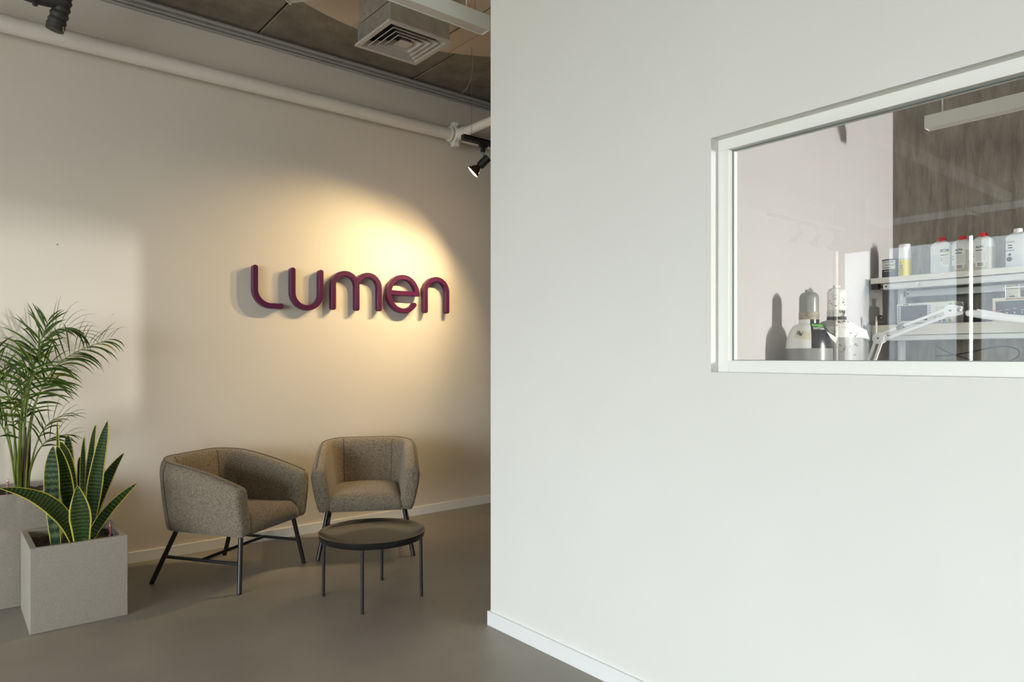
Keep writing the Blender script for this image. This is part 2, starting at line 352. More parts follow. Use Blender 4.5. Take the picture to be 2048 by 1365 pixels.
# conduits under the ceiling edge
for i, (y, z, r, lab) in enumerate([(4.866, 3.549, .013, 'uppermost of the grey conduits beside the ceiling edge'), (4.880, 3.522, .010, 'middle one of the three grey conduits below the ceiling edge'), (4.882, 3.4985, .0095, 'lowest thin grey conduit of the three on the sign wall')]):
    cd = thing('conduit', lab, 'conduit', (2, y, z), group='conduits along the ceiling edge')
    MB().tube([(-6, y, z), (8, y, z)], r, 12).build('conduit_run', conduit_m, cd, True)
    for x in [-.4+.9*k+.31*i for k in range(6)]:
        MB().lathe([(r+.0018, -.012), (r+.0018, .012)], (x, y, z), 14, axis=(1, 0, 0)).box(x-.01, x+.01, y, 4.8985, z-.006, z+.006).build('clip', conduit_m, cd)

# ventilation diffuser on its plenum box
px0, px1, py0, py1, pz = 1.944, 2.372, 3.42, 3.835, 3.18
pcx, pcy = (px0+px1)/2, (py0+py1)/2; hw = (px1-px0)/2; hd = (py1-py0)/2
t = thing('air_diffuser', 'square four-way air diffuser on a galvanised box below the ceiling', 'air vent', (pcx, pcy, pz))
def sqring(mb, ro, ri, zo, zi, th):
    V = []; k = hd/hw
    for r, z in ((ro, zo), (ri, zi), (ri, zi+th), (ro, zo+th)): V += [(pcx+sx*r, pcy+sy*r*k, z) for sx, sy in ((-1, -1), (1, -1), (1, 1), (-1, 1))]
    F = [(j*4+i, j*4+(i+1) % 4, ((j+1) % 4)*4+(i+1) % 4, ((j+1) % 4)*4+i) for j in range(4) for i in range(4)]
    return mb.add(V, F)
sqring(MB(), hw, hw-.022, pz, pz, .012).build('flange', dif_m, t)
for r in (.183, .148, .113, .078):
    lo = sqring(MB(), r+.006, r-.028, pz+.001, pz+.036, .0016)
    sqring(lo, r+.0075, r+.0045, pz, pz, .004); lo.build('louvre', dif_m, t)
k = .044
MB().add([(pcx-k, pcy-k, pz+.002), (pcx+k, pcy-k, pz+.002), (pcx+k, pcy+k, pz+.002), (pcx-k, pcy+k, pz+.002), (pcx, pcy, pz+.045)], [(0, 1, 4), (1, 2, 4), (2, 3, 4), (3, 0, 4), (0, 1, 2, 3)]).build('centre_cone', dif_m, t)
b0 = .016
mb = MB()
for x0, x1, y0, y1 in ((px0+b0, px0+b0+.002, py0+b0, py1-b0), (px1-b0-.002, px1-b0, py0+b0, py1-b0), (px0+b0, px1-b0, py0+b0, py0+b0+.002), (px0+b0, px1-b0, py1-b0-.002, py1-b0)): mb.box(x0, x1, y0, y1, pz+.012, pz+.125)
mb.build('plenum_box', galv, t)
MB().box(px0+b0+.004, px1-b0-.004, py0+b0+.004, py1-b0-.004, pz+.06, pz+.062).build('plenum_inside', dark_m, t)
MB().box(px0+b0+.001, px1-b0-.004, py0+b0+.004, py1-b0-.002, pz+.131, CH-.075).build('duct_drop', galv, t)
for cx_, cy_ in ((px0+b0-.001, py0+b0-.001), (px0+b0-.001, py1-b0+.001), (px1-b0+.001, py0+b0-.001)): MB().tube([(cx_, cy_, pz+.012), (cx_, cy_, pz+.125)], .0028, 8).build('corner_bead', chrome, t)
for (yy, zz) in ((3.74, 3.345), (3.55, 3.36)): MB().lathe([(.007, 0), (.006, .004), (0, .005)], (px0+b0, yy, zz), 10, axis=(-1, 0, 0)).build('screw', chrome, t)
dq = thing('supply_duct', 'galvanised duct corner beside the round ceiling raft', 'duct', (1.595, 3.974, 3.38), math.atan2(-.798, .603))
MB().box(.012, .30, -.34, 0, 0, .105).build('duct_body', galv, dq, world=False)
MB().box(0, .012, -.35, .008, -.006, .112).build('duct_flange', galv, dq, world=False, bevel=.002)

# rounded raft of boards under the slabs
cx0, cy0, R0 = 2.316, 2.769, 1.477
t = thing('ceiling_raft', 'rounded beige board raft hung beneath the concrete ceiling', 'ceiling panel', (2.3, 3.6, 3.5))
seams = [cx0-R0+.002, 1.32, 1.72, 2.13, 2.69, 2.845, 3.104, 3.45, cx0+R0-.002]
for a, b in zip(seams[:-1], seams[1:]):
    g = .012 if abs(b-2.69) < .01 else .003
    a2, b2 = a+.002, b-g; top = []
    for i in range(9):
        x = a2+(b2-a2)*i/8; top.append((x, cy0+math.sqrt(max(R0**2-(x-cx0)**2, 0))))
    if min(q[1] for q in top) < 2.78: top = [(x, max(y, 2.78)) for x, y in top]
    MB().prism([(a2, 2.70)]+[q for q in top]+[(b2, 2.70)], 'z', 3.50, 3.515).build('board', panel_m, t)
MB().box(2.672, 2.69, 2.7, 4.19, 3.506, 3.514).build('dark_joint', dark_m, t)
for x, y in ((3.05, 3.86), (2.2, 3.95)): MB().lathe([(.008, 0), (.007, -.004), (0, -.005)], (x, y, 3.5), 10).build('screw', chrome, t)
for x in (1.5, 2.4, 3.2): MB().tube([(x, 3.3, 3.515), (x, 3.3, CH)], .004, 6).build('hanger', wire_m, t)

# linear pendant lamp of the lobby
def pendant(name, label, x0, x1, y0, y1, z0, z1, hang, along='x'):
    L = thing(name, label, 'pendant lamp', ((x0+x1)/2, (y0+y1)/2, z0))
    mb = MB(); e = .004
    if along == 'x': mb.box(x0, x1, y0, y0+e, z0, z1).box(x0, x1, y1-e, y1, z0, z1).box(x0, x0+e, y0+e, y1-e, z0, z1).box(x1-e, x1, y0+e, y1-e, z0, z1).box(x0+e, x1-e, y0+e, y1-e, z1-e, z1)
    else: mb.box(x0, x0+e, y0, y1, z0, z1).box(x1-e, x1, y0, y1, z0, z1).box(x0+e, x1-e, y0, y0+e, z0, z1).box(x0+e, x1-e, y1-e, y1, z0, z1).box(x0+e, x1-e, y0+e, y1-e, z1-e, z1)
    mb.build('housing', lamp_body, L)
    MB().box(x0+e, x1-e, y0+e, y1-e, z0+.004, z0+.012).build('diffuser', lamp_dif, L)
    for (x, y, rr, mt) in hang: MB().tube([(x, y, z1), (x, y, CH)], rr, 8).build('suspension_wire', mt, L)
    return L
pendant('linear_pendant', 'white linear pendant lamp hanging just in front of the square diffuser', .6, 2.215, 2.852, 2.922, 3.0, 3.078, [(2.09, 2.887, .0035, wire_w), (2.145, 2.887, .0016, wire_m), (.75, 2.887, .0016, wire_m)])

# black lighting track with the reflector spots
TY, TZ = 3.98, 2.85
t = thing('light_track', 'black ceiling-hung lighting track ending beside the white pipes', 'light track', (3.4, TY, TZ-.018))
MB().box(2.856, 6.0, TY-.018, TY-.006, TZ-.018, TZ+.018).box(2.856, 6.0, TY+.006, TY+.018, TZ-.018, TZ+.018).box(2.856, 6.0, TY-.018, TY+.018, TZ+.008, TZ+.018).build('track_rail', black, t)
MB().box(2.847, 2.858, TY-.0185, TY+.0185, TZ-.0185, TZ+.0185).build('end_cap', black, t)
MB().box(2.87, 6.0, TY-.006, TY+.006, TZ-.004, TZ+.008).build('conductor_slot', M('copper_slot', (.16, .09, .06), .5), t)
for x in (2.925, 4.6): MB().tube([(x, TY, TZ+.018), (x, TY, CH)], .0015, 6).build('suspension_wire', wire_m, t)
fx = thing('loose_wire', 'thin loose wire end curling down from the ceiling raft', 'wire', (2.98, 4.06, 3.5))
MB().tube(bez([(2.985, 4.05, 3.5), (2.99, 4.05, 3.38), (2.985, 4.06, 3.25), (2.90, 4.07, 3.20)], 14), .0013, 5).build('wire_strand', wire_w, fx)
def spotlight(x, y, z, aim, label, power, group, cone=73, sub=True):
    L = thing('track_spotlight', label, 'spotlight', (x, y, z), group=group)
    MB().rbox(x-.035, x+.035, y-.012, y+.012, z-.04, z-.018, .003).rbox(x-.015, x+.015, y-.011, y+.011, z-.075, z-.04, .003).build('track_adapter', black, L)
    MB().tube([(x, y, z-.07), (x, y, z-.13)], .0095, 10).build('stem', M('stem_grey', (.25, .26, .27), .4, .5), L, True)
    pv = Vector((x, y, z-.15)); d = (Vector(aim)-pv).normalized()
    MB().rbox(x-.016, x+.016, y-.016, y+.016, z-.165, z-.122, .004).build('swivel', black, L)
    MB().lathe([(.024, -.055), (.030, -.05), (.030, .03), (.024, .036)], pv, 18, axis=d).build('lamp_holder', black, L, True)
    MB().lathe([(.018, .03), (.022, .045), (.036, .065), (.048, .09), (.050, .098)], pv, 24, axis=d).build('reflector_bulb', bulb_m, L, True)
    MB().lathe([(.049, .0975), (.03, .103), (0, .105)], pv, 24, axis=d).build('bulb_face', bulb_on, L, True)
    s = bpy.data.lights.new('spot_beam', 'SPOT'); s.energy = power; s.color = (1, .74, .38); s.spot_size = math.radians(cone); s.spot_blend = .85; s.shadow_soft_size = .004
    so = bpy.data.objects.new('spot_beam', s); C.objects.link(so); so.location = pv+d*.125; so.rotation_euler = d.to_track_quat('-Z', 'Y').to_euler()
    return L
spotlight(3.026, TY, TZ, (2.10, 4.9, 1.50), 'reflector spotlight hanging from the black track beside the partition edge', 42, 'track spotlights aimed at the sign', 98)
spotlight(3.38, TY, TZ, (2.75, 4.9, 1.25), 'reflector spotlight on the black track, hidden behind the partition edge', 56, 'track spotlights aimed at the sign', 86)
spotlight(3.68, TY, TZ, (2.20, 4.9, 1.42), 'reflector spotlight farthest along the black track', 95, 'track spotlights aimed at the sign', 82)

# black insulated hose in the upper corner
t = thing('flexible_hose', 'black ribbed hose hanging in front of the thick white pipe', 'hose', (.5, 4.5, 3.09))
cen = bez([(.54, 4.45, 3.50), (.545, 4.45, 3.33), (.53, 4.47, 3.22), (.497, 4.5, 3.105)], 60)
MB().tube(cen, [.043+.0035*math.sin(i*1.05) for i in range(61)], 20).build('ribbed_hose', hose_m, t, True)
MB().tube([cen[-3], cen[-1]+Vector((-.004, .002, -.022))], [.046, .043], 20).build('end_sleeve', hose_m, t, True)
MB().tube(bez([(.20, 4.42, 3.245), (.30, 4.43, 3.215), (.40, 4.45, 3.205), (.535, 4.46, 3.235)], 20), .040, 18).build('side_branch', hose_m, t, True)
MB().lathe([(.0425, -.008), (.0435, 0), (.0425, .008)], (.40, 4.449, 3.209), 20, axis=(1, .1, .12)).build('branch_band', black, t, True)
MB().rbox(.525, .533, 4.462, 4.468, 3.075, 3.10, .001).build('clamp_screw', chrome, t)

# ================================================================== SIGN LETTERS
def stroke(mb, pts, w, y0, y1, cap0=True, cap1=True, e=.0018):
    n = len(pts); N = []
    for i in range(n):
        a = Vector(pts[max(i-1, 0)]); b = Vector(pts[min(i+1, n-1)]); d = (b-a).normalized(); N.append(Vector((-d.y, d.x)))
    h = w/2
    Lf = [Vector(p)+N[i]*h for i, p in enumerate(pts)]; Rt = [Vector(p)-N[i]*h for i, p in enumerate(pts)]
    def capv(c, nn, sgn):
        d = Vector((nn.y, -nn.x)); return [Vector(c)+nn*h*math.cos(a)+d*sgn*h*math.sin(a) for a in [PI*k/8 for k in range(1, 8)]]
    out = Lf+(capv(pts[-1], N[-1], 1) if cap1 else [])+Rt[::-1]+(capv(pts[0], -N[0], 1) if cap0 else [])
    cen = out; m = len(out)
    # front bevel ring + side + back, front filled by a strip
    V = [(p.x, y0+e, p.y) for p in out]+[(p.x, y1, p.y) for p in out]
    ins = []
    for i, p in enumerate(out):
        a = out[i-1]; b = out[(i+1) % m]; d = (b-a).normalized(); ins.append(p+Vector((d.y, -d.x))*e)
    V += [(p.x, y0, p.y) for p in ins]
    F = [(i, (i+1) % m, m+(i+1) % m, m+i) for i in range(m)]+[(i, (i+1) % m, 2*m+(i+1) % m, 2*m+i) for i in range(m)]
    nc = len(capv(pts[-1], N[-1], 1)) if cap1 else 0
    for i in range(n-1):
        l0, l1 = i, i+1; r0, r1 = n+nc+(n-1-i), n+nc+(n-2-i)
        F.append((2*m+l0, 2*m+l1, 2*m+r1, 2*m+r0)); F.append((m+l0, m+l1, m+r1, m+r0))
    if cap1:
        idx = list(range(n-1, n+nc+1)); F.append(tuple(2*m+i for i in idx)); F.append(tuple(m+i for i in idx))
    if cap0:
        idx = list(range(n+nc+n-1, m))+[0]; F.append(tuple(2*m+i for i in idx)); F.append(tuple(m+i for i in idx))
    return mb.add(V, F)
def arc(cx, cz, rx, rz, a0, a1, n=22): return [(cx+rx*math.cos(math.radians(a0+(a1-a0)*i/n)), cz+rz*math.sin(math.radians(a0+(a1-a0)*i/n))) for i in range(n+1)]
SW, LY0, LY1 = .037, 4.842, 4.884
def letter(strokes, label):
    for i, s in enumerate(strokes):
        pass
    x = min(p[0] for s in strokes for p in s[0]); z = min(p[1] for s in strokes for p in s[0])
    o = thing('sign_letter', label, 'sign letter', (x, 4.9, z), group='letters of the wall sign')
    mb = MB()
    for i, s in enumerate(strokes): stroke(mb, s[0], SW, LY0+i*.0006, LY1, *s[1:])
    mb.build('letter_body', purple, o)
    ps = [strokes[0][0][2], strokes[-1][0][len(strokes[-1][0])//2]]
    for p in ps: MB().tube([(p[0], 4.884, p[1]), (p[0], 4.9, p[1])], .006, 8).build('standoff_pin', chrome, o)
    return o
zb, zt = 1.661, 1.936
letter([([(1.702, 1.925), (1.702, 1.86), (1.702, 1.80)]+arc(1.815, 1.776, .113, .113, 180, 270)+[(1.85, 1.663), (1.885, 1.663)],)], 'purple raised letter with upright stem and curved foot, first of the sign')
letter([([(1.971, 1.928), (1.971, 1.86), (1.971, 1.80)]+arc(2.078, 1.768, .107, .107, 180, 360, 30)+[(2.185, 1.80), (2.185, 1.928)],)], 'purple raised open-topped u, second letter of the sign')
letter([([(2.284, 1.672), (2.284, 1.75), (2.284, 1.80)]+arc(2.381, 1.838, .097, .097, 180, 0, 30)+[(2.478, 1.80), (2.478, 1.674)],),
        (arc(2.574, 1.838, .096, .098, 165, 0, 28)+[(2.670, 1.80), (2.670, 1.678)], False, True)], 'purple raised m with two arches in the middle of the sign')
ec = (2.885, 1.808)
letter([(arc(ec[0], ec[1], .130, .135, 1, 322, 52), False, True), ([(ec[0]-.128, 1.814), (ec[0], 1.814), (ec[0]+.147, 1.814)], False, False)], 'purple raised round e with a crossbar, fourth letter of the sign')
letter([([(3.096, 1.682), (3.096, 1.76), (3.096, 1.80)]+arc(3.203, 1.842, .107, .107, 180, 0, 30)+[(3.310, 1.80), (3.310, 1.686)],)], 'purple raised single-arched n, last letter of the sign')
# stray wall screws
for x, z, lab in ((.551, 1.97, 'small bright screw left in the sunlit patch of wall'), (.839, 1.567, 'tiny pinkish filler dot on the wall above the palm')):
    sc_ = thing('wall_screw', lab, 'screw', (x, 4.9, z))
    MB().lathe([(.006, 0), (.005, .004), (.002, .005), (0, .0045)], (x, 4.9, z), 10, axis=(0, -1, 0)).build('screw_head', chrome if x < .8 else M('filler_pink', (.8, .6, .58), .7), sc_)

# ================================================================== ARMCHAIRS
def make_chair(label, loc, rz):
    t = thing('armchair', label, 'armchair', loc, rz, 'barrel armchairs below the sign')
    HB, YF, YB, RC = .292, -.30, .285, .15
    path = []   # (x, y, nx, ny)
    for i in range(15): path.append((HB, YF+(YB-RC-YF)*i/14, 1, 0))
    for i in range(1, 13):
        a = PI/2*i/12; path.append((HB-RC+RC*math.cos(a), YB-RC+RC*math.sin(a), math.cos(a), math.sin(a)))
    nb = 8
    for i in range(1, nb+1): path.append((HB-RC-2*(HB-RC)*i/nb, YB, 0, 1))
    left = [(-x, y, -nx, ny) for x, y, nx, ny in path[:27]][::-1]
    path = path+left[1:]
    def ztop(y):
        u = max(0, min(1, (y-YF)/(YB-YF))); return .586+.132*(u**.92)+.014*math.sin(PI*u)
    def section(y, back, shrink=0.0):
        zt = ztop(y); b = .304; H = zt-b
        fl = 1-.35*back   # the flare is a little smaller across the back
        outer = [(-.02, 0), (.0, .012), (.012*fl, .09), (.032*fl, .36), (.046*fl, .62), (.053*fl, .80), (.050*fl, .90), (.039*fl, .965), (.020*fl, .995)]
        inner = [(-.002, 1.0), (-.022, .985), (-.036, .945), (-.044, .86), (-.052, .66), (-.064, .42), (-.074, .26), (-.074, .05)]
        pts = [(o, b+k*H) for o, k in outer+inner]
        if shrink:
            co = sum(p[0] for p in pts)/len(pts); cz = sum(p[1] for p in pts)/len(pts)
            pts = [(co+(o-co)*(1-shrink), cz+(z-cz)*(1-shrink*.35)) for o, z in pts]
        return pts
    mb = MB(); n = len(path); rings = []
    ends = [(.022, .55), (.018, .28), (.010, .10)]
    for off, sh in ends:
        x, y, nx, ny = path[0]; rings.append([(x+o*nx, y-off, z) for o, z in section(y, 0, sh)])
    for x, y, nx, ny in path: rings.append([(x+o*nx, y+o*ny, z) for o, z in section(y, abs(ny))])
    for off, sh in ends[::-1]:
        x, y, nx, ny = path[-1]; rings.append([(x+o*nx, y-off, z) for o, z in section(y, 0, sh)])
    m = len(rings[0]); V = [p for r in rings for p in r]
    F = [(i*m+k, i*m+(k+1) % m, (i+1)*m+(k+1) % m, (i+1)*m+k) for i in range(len(rings)-1) for k in range(m)]
    F += [tuple(range(m)), tuple((len(rings)-1)*m+k for k in range(m))]
    mb.add(V, F); sh = mb.build('backrest', fab, t, False, world=False)
    for p in sh.data.polygons: p.use_smooth = True
    # piping on the outer upper edge, seams at the back corners
    pp = []
    for x, y, nx, ny in path:
        s = section(y, abs(ny))[8]; pp.append((x+(s[0]+.003)*nx, y+(s[0]+.003)*ny, s[1]+.001))
    MB().tube(pp, .0036, 6).build('piping', fab_pipe, sh, True, world=False)
    for idx in (16, n-17):
        x, y, nx, ny = path[idx]; s = section(y, abs(ny))
        MB().tube([(x+(o+.0012)*nx, y+(o+.0012)*ny, z) for o, z in s[1:8]], .0016, 5).build('seam', seam_m, sh, world=False)
    for idx in (24, n-25):
        x, y, nx, ny = path[idx]; s = section(y, abs(ny))
        MB().tube([(x+(o-.0006)*nx, y+(o-.0006)*ny, z) for o, z in s[10:]], .0016, 5).build('seam', seam_m, sh, world=False)
    # seat: crowned cushion with a rounded nose
    NX, NY = 16, 18; V = []; F = []
    for j in range(NY+1):
        for i in range(NX+1):
            u = i/NX*2-1; v = (j/NY)**1.6; x = u*.226; y = -.318+v*.56
            nose = max(0, 1-v*.56/.055); side = max(0, (abs(u)-.86)/.14)
            z = .412+.014*(1-u*u)-.012*v-.060*(1-math.sqrt(max(0, 1-nose*nose)))-.02*side*side
            V.append((x, y, z))
    W = NX+1
    F = [(j*W+i, j*W+i+1, (j+1)*W+i+1, (j+1)*W+i) for j in range(NY) for i in range(NX)]
    b0_ = len(V); edge = [(0, i) for i in range(W)]+[(j, NX) for j in range(1, NY+1)]+[(NY, i) for i in range(NX-1, -1, -1)]+[(j, 0) for j in range(NY-1, 0, -1)]
    for j, i in edge: x, y, z = V[j*W+i]; V.append((x, y+(.012 if j == 0 else 0), .306))
    for q in range(len(edge)):
        a = edge[q]; b = edge[(q+1) % len(edge)]; F.append((a[0]*W+a[1], b0_+q, b0_+(q+1) % len(edge), b[0]*W+b[1]))
    F.append(tuple(b0_+q for q in range(len(edge))))
    se = MB().add(V, F).build('seat', fab, t, False, world=False)
    for p in se.data.polygons: p.use_smooth = True
    MB().rbox(-.20, .20, -.24, .17, .299, .31, .004).build('underside', black, t, world=False)
    feet = {}
    for sx in (-1, 1):
        for f, top, foot in (('f', (.243, -.262), (.302, -.300)), ('b', (.245, .175), (.302, .300))):
            a = (sx*top[0], top[1], .306); b = (sx*foot[0], foot[1], .004)
            MB().tube([a, b], .0135, 14).build('leg', black_metal, t, True, world=False)
            MB().tube([b, (b[0], b[1], 0)], .0125, 12).build('foot_glide', black, t, world=False)
            feet[(sx, f)] = [a[k]+(b[k]-a[k])*.5 for k in range(3)]
        MB().tube([feet[(sx, 'f')], feet[(sx, 'b')]], .0095, 12).build('side_stretcher', black_metal, t, True, world=False)
    mid = [[(feet[(s, 'f')][k]+feet[(s, 'b')][k])/2 for k in range(3)] for s in (-1, 1)]
    MB().tube(mid, .0095, 12).build('cross_stretcher', black_metal, t, True, world=False)
    return t
ch1 = make_chair('grey-brown fabric barrel armchair beside the planters, turned to show its side', (1.365, 4.296, 0), math.radians(33.0))
ch2 = copy_tree(ch1, None, (2.283, 4.318, 0), math.radians(-29.2))
ch2['label'] = 'grey-brown fabric barrel armchair behind the round table, facing the room'

# ================================================================== TRAY TABLE
tx, ty = 1.824, 3.391
t = thing('tray_table', 'round black metal tray table with four thin legs', 'side table', (tx, ty, 0))
MB().lathe([(0, .3285), (.155, .3285), (.20, .3315), (.238, .3395), (.262, .350), (.276, .3602), (.281, .3612), (.2850, .3595), (.2835, .349), (.279, .329), (.2765, .3255), (.2735, .3265), (.262, .327), (.22, .3265), (0, .3265)], (tx, ty, 0), 72).build('tray', M('black_tray_lacquer', (.012, .0115, .011), .22, .0), t, True)
for fx_, fy_ in ((-.205, .172), (-.168, -.206), (.172, .206), (.206, -.170)):
    MB().tube([(tx+fx_, ty+fy_, 0), (tx+fx_*.985, ty+fy_*.985, .328)], .0082, 12).build('leg', black_metal, t, True)

# ================================================================== PLANTERS
def planter(label, x0, x1, y0, y1, h, soil_h, th=.028):
    t = thing('planter', label, 'planter', ((x0+x1)/2, (y0+y1)/2, 0))
    mb = MB()
    V = []
    for z, i in ((0, 0), (h, 0), (h, th), (soil_h-.03, th)):
        V += [(x0+i, y0+i, z), (x1-i, y0+i, z), (x1-i, y1-i, z), (x0+i, y1-i, z)]
    F = [(j*4+i, j*4+(i+1) % 4, (j+1)*4+(i+1) % 4, (j+1)*4+i) for j in range(3) for i in range(4)]+[(3, 2, 1, 0), (12, 13, 14, 15)]
    mb.add(V, F).build('box', planter_m, t, bevel=.003)
    g = 22; V = []; F = []
    for j in range(g+1):
        for i in range(g+1): V.append((x0+th+(x1-x0-2*th)*i/g, y0+th+(y1-y0-2*th)*j/g, soil_h+random.uniform(-.008, .010)))
    F = [(j*(g+1)+i, j*(g+1)+i+1, (j+1)*(g+1)+i+1, (j+1)*(g+1)+i) for j in range(g) for i in range(g)]
    MB().add(V, F).build('soil', soil_m, t, True, kind='stuff')
    MB().box(x1-th-.11, x1-th, y0+th, y0+th+.11, soil_h+.012, soil_h+.016).build('water_insert', M('insert_grey', (.10, .10, .10), .5), t)
    return t
planter('square stone-look planter in front, holding the snake plant', .334, .742, 3.932, 4.381, .402, .362)
planter('taller stone-look planter at the rear holding the palm', .136, .546, 4.425, 4.83, .587, .557)
def gauge(x, y, z, label):
    t = thing('water_gauge', label, 'water gauge', (x, y, z))
    MB().lathe([(.0085, 0), (.0085, .03), (.0075, .032)], (x, y, z), 14).build('gauge_base', black, t, True)
    MB().lathe([(.0072, .028), (.0072, .088), (.005, .095), (0, .097)], (x, y, z), 14).build('tube', clear_m, t, True)
    MB().tube([(x, y, z+.03), (x, y, z+.078)], .0022, 8).build('float_rod', red_ink, t)
    MB().lathe([(.0079, .074), (.0079, .077)], (x, y, z), 14).build('mark_ring', red_ink, t)
gauge(.672, 3.985, .376, 'water level gauge with red rod in the front planter')
gauge(.285, 4.475, .571, 'water level gauge with red rod in the taller planter')

# ================================================================== SNAKE PLANT
t = thing('snake_plant', 'yellow-edged snake plant with upright banded leaves', 'plant', (.54, 4.15, .362)); snake = t
def snake_leaf(base, mid, tip, wd, mat=snake_m, face=(-.45, -.89, 0), cup=.22, twist=0, n=18):
    base, mid, tip = Vector(base), Vector(mid), Vector(tip); ctrl = mid*2-(base+tip)*.5
    pts = bez([base, ctrl, tip], n); face = Vector(face).normalized(); mb = MB(); mb.uv = []; cols = 7; V = []
    L = sum((pts[i+1]-pts[i]).length for i in range(n))
    for i, p in enumerate(pts):
        s = i/n; T = (pts[min(i+1, n)]-pts[max(i-1, 0)]).normalized()
        f = Quaternion(T, twist*s) @ face; side = T.cross(f).normalized(); nor = side.cross(T).normalized()
        wi = wd*min(1, .50+1.15*s)*max(0, 1-s**3.2)**.85*.5 + .0006
        wav = 1+.05*math.sin(s*11+wd*300)
        for k in range(cols):
            u = k/(cols-1)*2-1; V.append(p+side*u*wi*wav-nor*(-(u*u))*wi*cup*1.6*(1-.5*s)); mb.uv.append((k/(cols-1), s*L*2.6))
    F = [(i*cols+k, i*cols+k+1, (i+1)*cols+k+1, (i+1)*cols+k) for i in range(n) for k in range(cols-1)]
    mb.v = V; mb.f = F; o = mb.build('leaf', mat, snake)
    for p in o.data.polygons: p.use_smooth = True
    so = o.modifiers.new('thickness', 'SOLIDIFY'); so.thickness = .0035; so.offset = 0
    return o
G = .355
snake_leaf((.600, 4.13, G), (.636, 4.12, .70), (.684, 4.12, .970), .078)
snake_leaf((.612, 4.20, G), (.667, 4.18, .606), (.769, 4.17, .790), .066, twist=.5)
snake_leaf((.585, 4.05, G), (.672, 4.05, .508), (.806, 4.05, .639), .060, face=(-.3, -.75, .6))
snake_leaf((.556, 4.00, G), (.548, 3.985, .516), (.532, 3.995, .668), .108, cup=.3)
snake_leaf((.455, 4.05, G), (.440, 4.08, .677), (.443, 4.08, .862), .086, snake_pale, face=(-.6, -.8, 0))
snake_leaf((.530, 4.10, G), (.498, 4.10, .680), (.459, 4.10, .859), .070)
snake_leaf((.548, 4.16, G), (.520, 4.16, .705), (.479, 4.16, .875), .064, face=(-.2, -.95, 0))
snake_leaf((.540, 4.25, G), (.531, 4.25, .765), (.520, 4.25, .891), .048, snake_pale)
snake_leaf((.495, 4.22, G), (.482, 4.22, .780), (.476, 4.22, .972), .030, face=(-.9, -.3, 0))
snake_leaf((.585, 4.20, G), (.587, 4.20, .705), (.592, 4.20, .887), .044, face=(-.9, -.5, 0))
snake_leaf((.578, 4.25, G), (.577, 4.25, .662), (.578, 4.25, .776), .038, face=(.3, -.9, 0))
snake_leaf((.610, 4.26, G), (.630, 4.26, .740), (.653, 4.26, .940), .054, face=(-.9, -.5, 0))
snake_leaf((.538, 4.02, G), (.425, 3.985, .580), (.226, 4.0, .690), .088, face=(-.15, -.75, .65), cup=.15)
snake_leaf((.565, 4.02, G), (.590, 4.02, .385), (.625, 4.03, .405), .030, face=(-.3, -.7, .7))

# ================================================================== PALM
palm = thing('potted_palm', 'slender feathery palm growing from the rear planter', 'plant', (.34, 4.62, .557))
def frond(pts, n_leaf, Lmax, start=.42, tone=0, droop=.5, spread=1.0, rs=1.0, stemmat=None, roll=None):
    C_ = bez(pts, 40); mb = MB(); mb.tube(C_, [(.0044*(1-i/40)**.7+.0011)*rs for i in range(41)], 7)
    st = mb.build('frond', stemmat or stem_g, palm, True)
    camd = Vector((-.5, -.86, .1)).normalized(); roll = random.choice((-1, 1))*random.uniform(.5, .95) if roll is None else roll
    for k in range(n_leaf):
        s = start+(1-start)*(k/(n_leaf-1)); i = min(39, int(s*40)); p = C_[i].lerp(C_[i+1], s*40-i)
        T = (C_[i+1]-C_[max(i-1, 0)]).normalized(); sg = 1 if k % 2 else -1
        side = T.cross(Vector((0, 0, 1))); side = side.normalized() if side.length > .05 else Vector((1, 0, 0))
        upv = side.cross(T).normalized(); qr = Quaternion(T, roll); side = qr @ side; upv = qr @ upv
        e = (s-start)/(1-start); L = Lmax*1.35*(.6+.4*math.sin(PI*min(1, .18+.8*e)))*(1-.25*e)*random.uniform(.8, 1.12)
        ang = math.radians(66-34*e+random.uniform(-9, 9))
        d0 = (T*math.cos(ang)+side*sg*math.sin(ang)*spread+upv*.28*random.uniform(.5, 1.3)).normalized()
        P = []; d = d0.copy(); q = p.copy(); ns = 6; dr = droop*random.uniform(.6, 1.35)
        for j in range(ns+1):
            P.append(q.copy()); q = q+d*(L/ns); d = (d+Vector((0, 0, -1))*dr*(.25+.75*j/ns)*.42).normalized()
        wd = .0076*random.uniform(.8, 1.25)*(1.05-.35*e); V = []
        for j, a in enumerate(P):
            tt = (P[min(j+1, ns)]-P[max(j-1, 0)]).normalized(); sd = tt.cross(upv*.7+camd*.5).normalized()
            ww = wd*min(1, .35+2.2*j/ns)*max(.04, 1-(j/ns)**2.4); nn = sd.cross(tt)
            V += [Vector((q.x, min(q.y, 4.884), q.z)) for q in (a-sd*ww+nn*ww*.35, a, a+sd*ww+nn*ww*.35)]
        F = [(j*3+c, j*3+c+1, j*3+c+4, j*3+c+3) for j in range(ns) for c in (0, 1)]
        mm = palm_tip if random.random() < .025 else palm_ms[max(0, min(2, tone+random.choice((-1, 0, 0, 1))))]
        q_ = MB().add(V, F).build('leaflet', mm, st)
        for pl in q_.data.polygons: pl.use_smooth = True
B = .556
def FR(base, pts, *a, **k): frond([(base[0], base[1], B)]+pts, *a, **k)
FR((.372, 4.60), [(.38, 4.60, .98), (.41, 4.58, 1.30), (.60, 4.56, 1.33), (.765, 4.55, 1.405)], 34, .20, .46, 0, 1.0, roll=-.9)     # long one to the right
FR((.362, 4.62), [(.36, 4.62, 1.05), (.38, 4.64, 1.45), (.53, 4.66, 1.55), (.66, 4.66, 1.42)], 30, .18, .48, 0, .9, roll=-.8)      # upper right arch
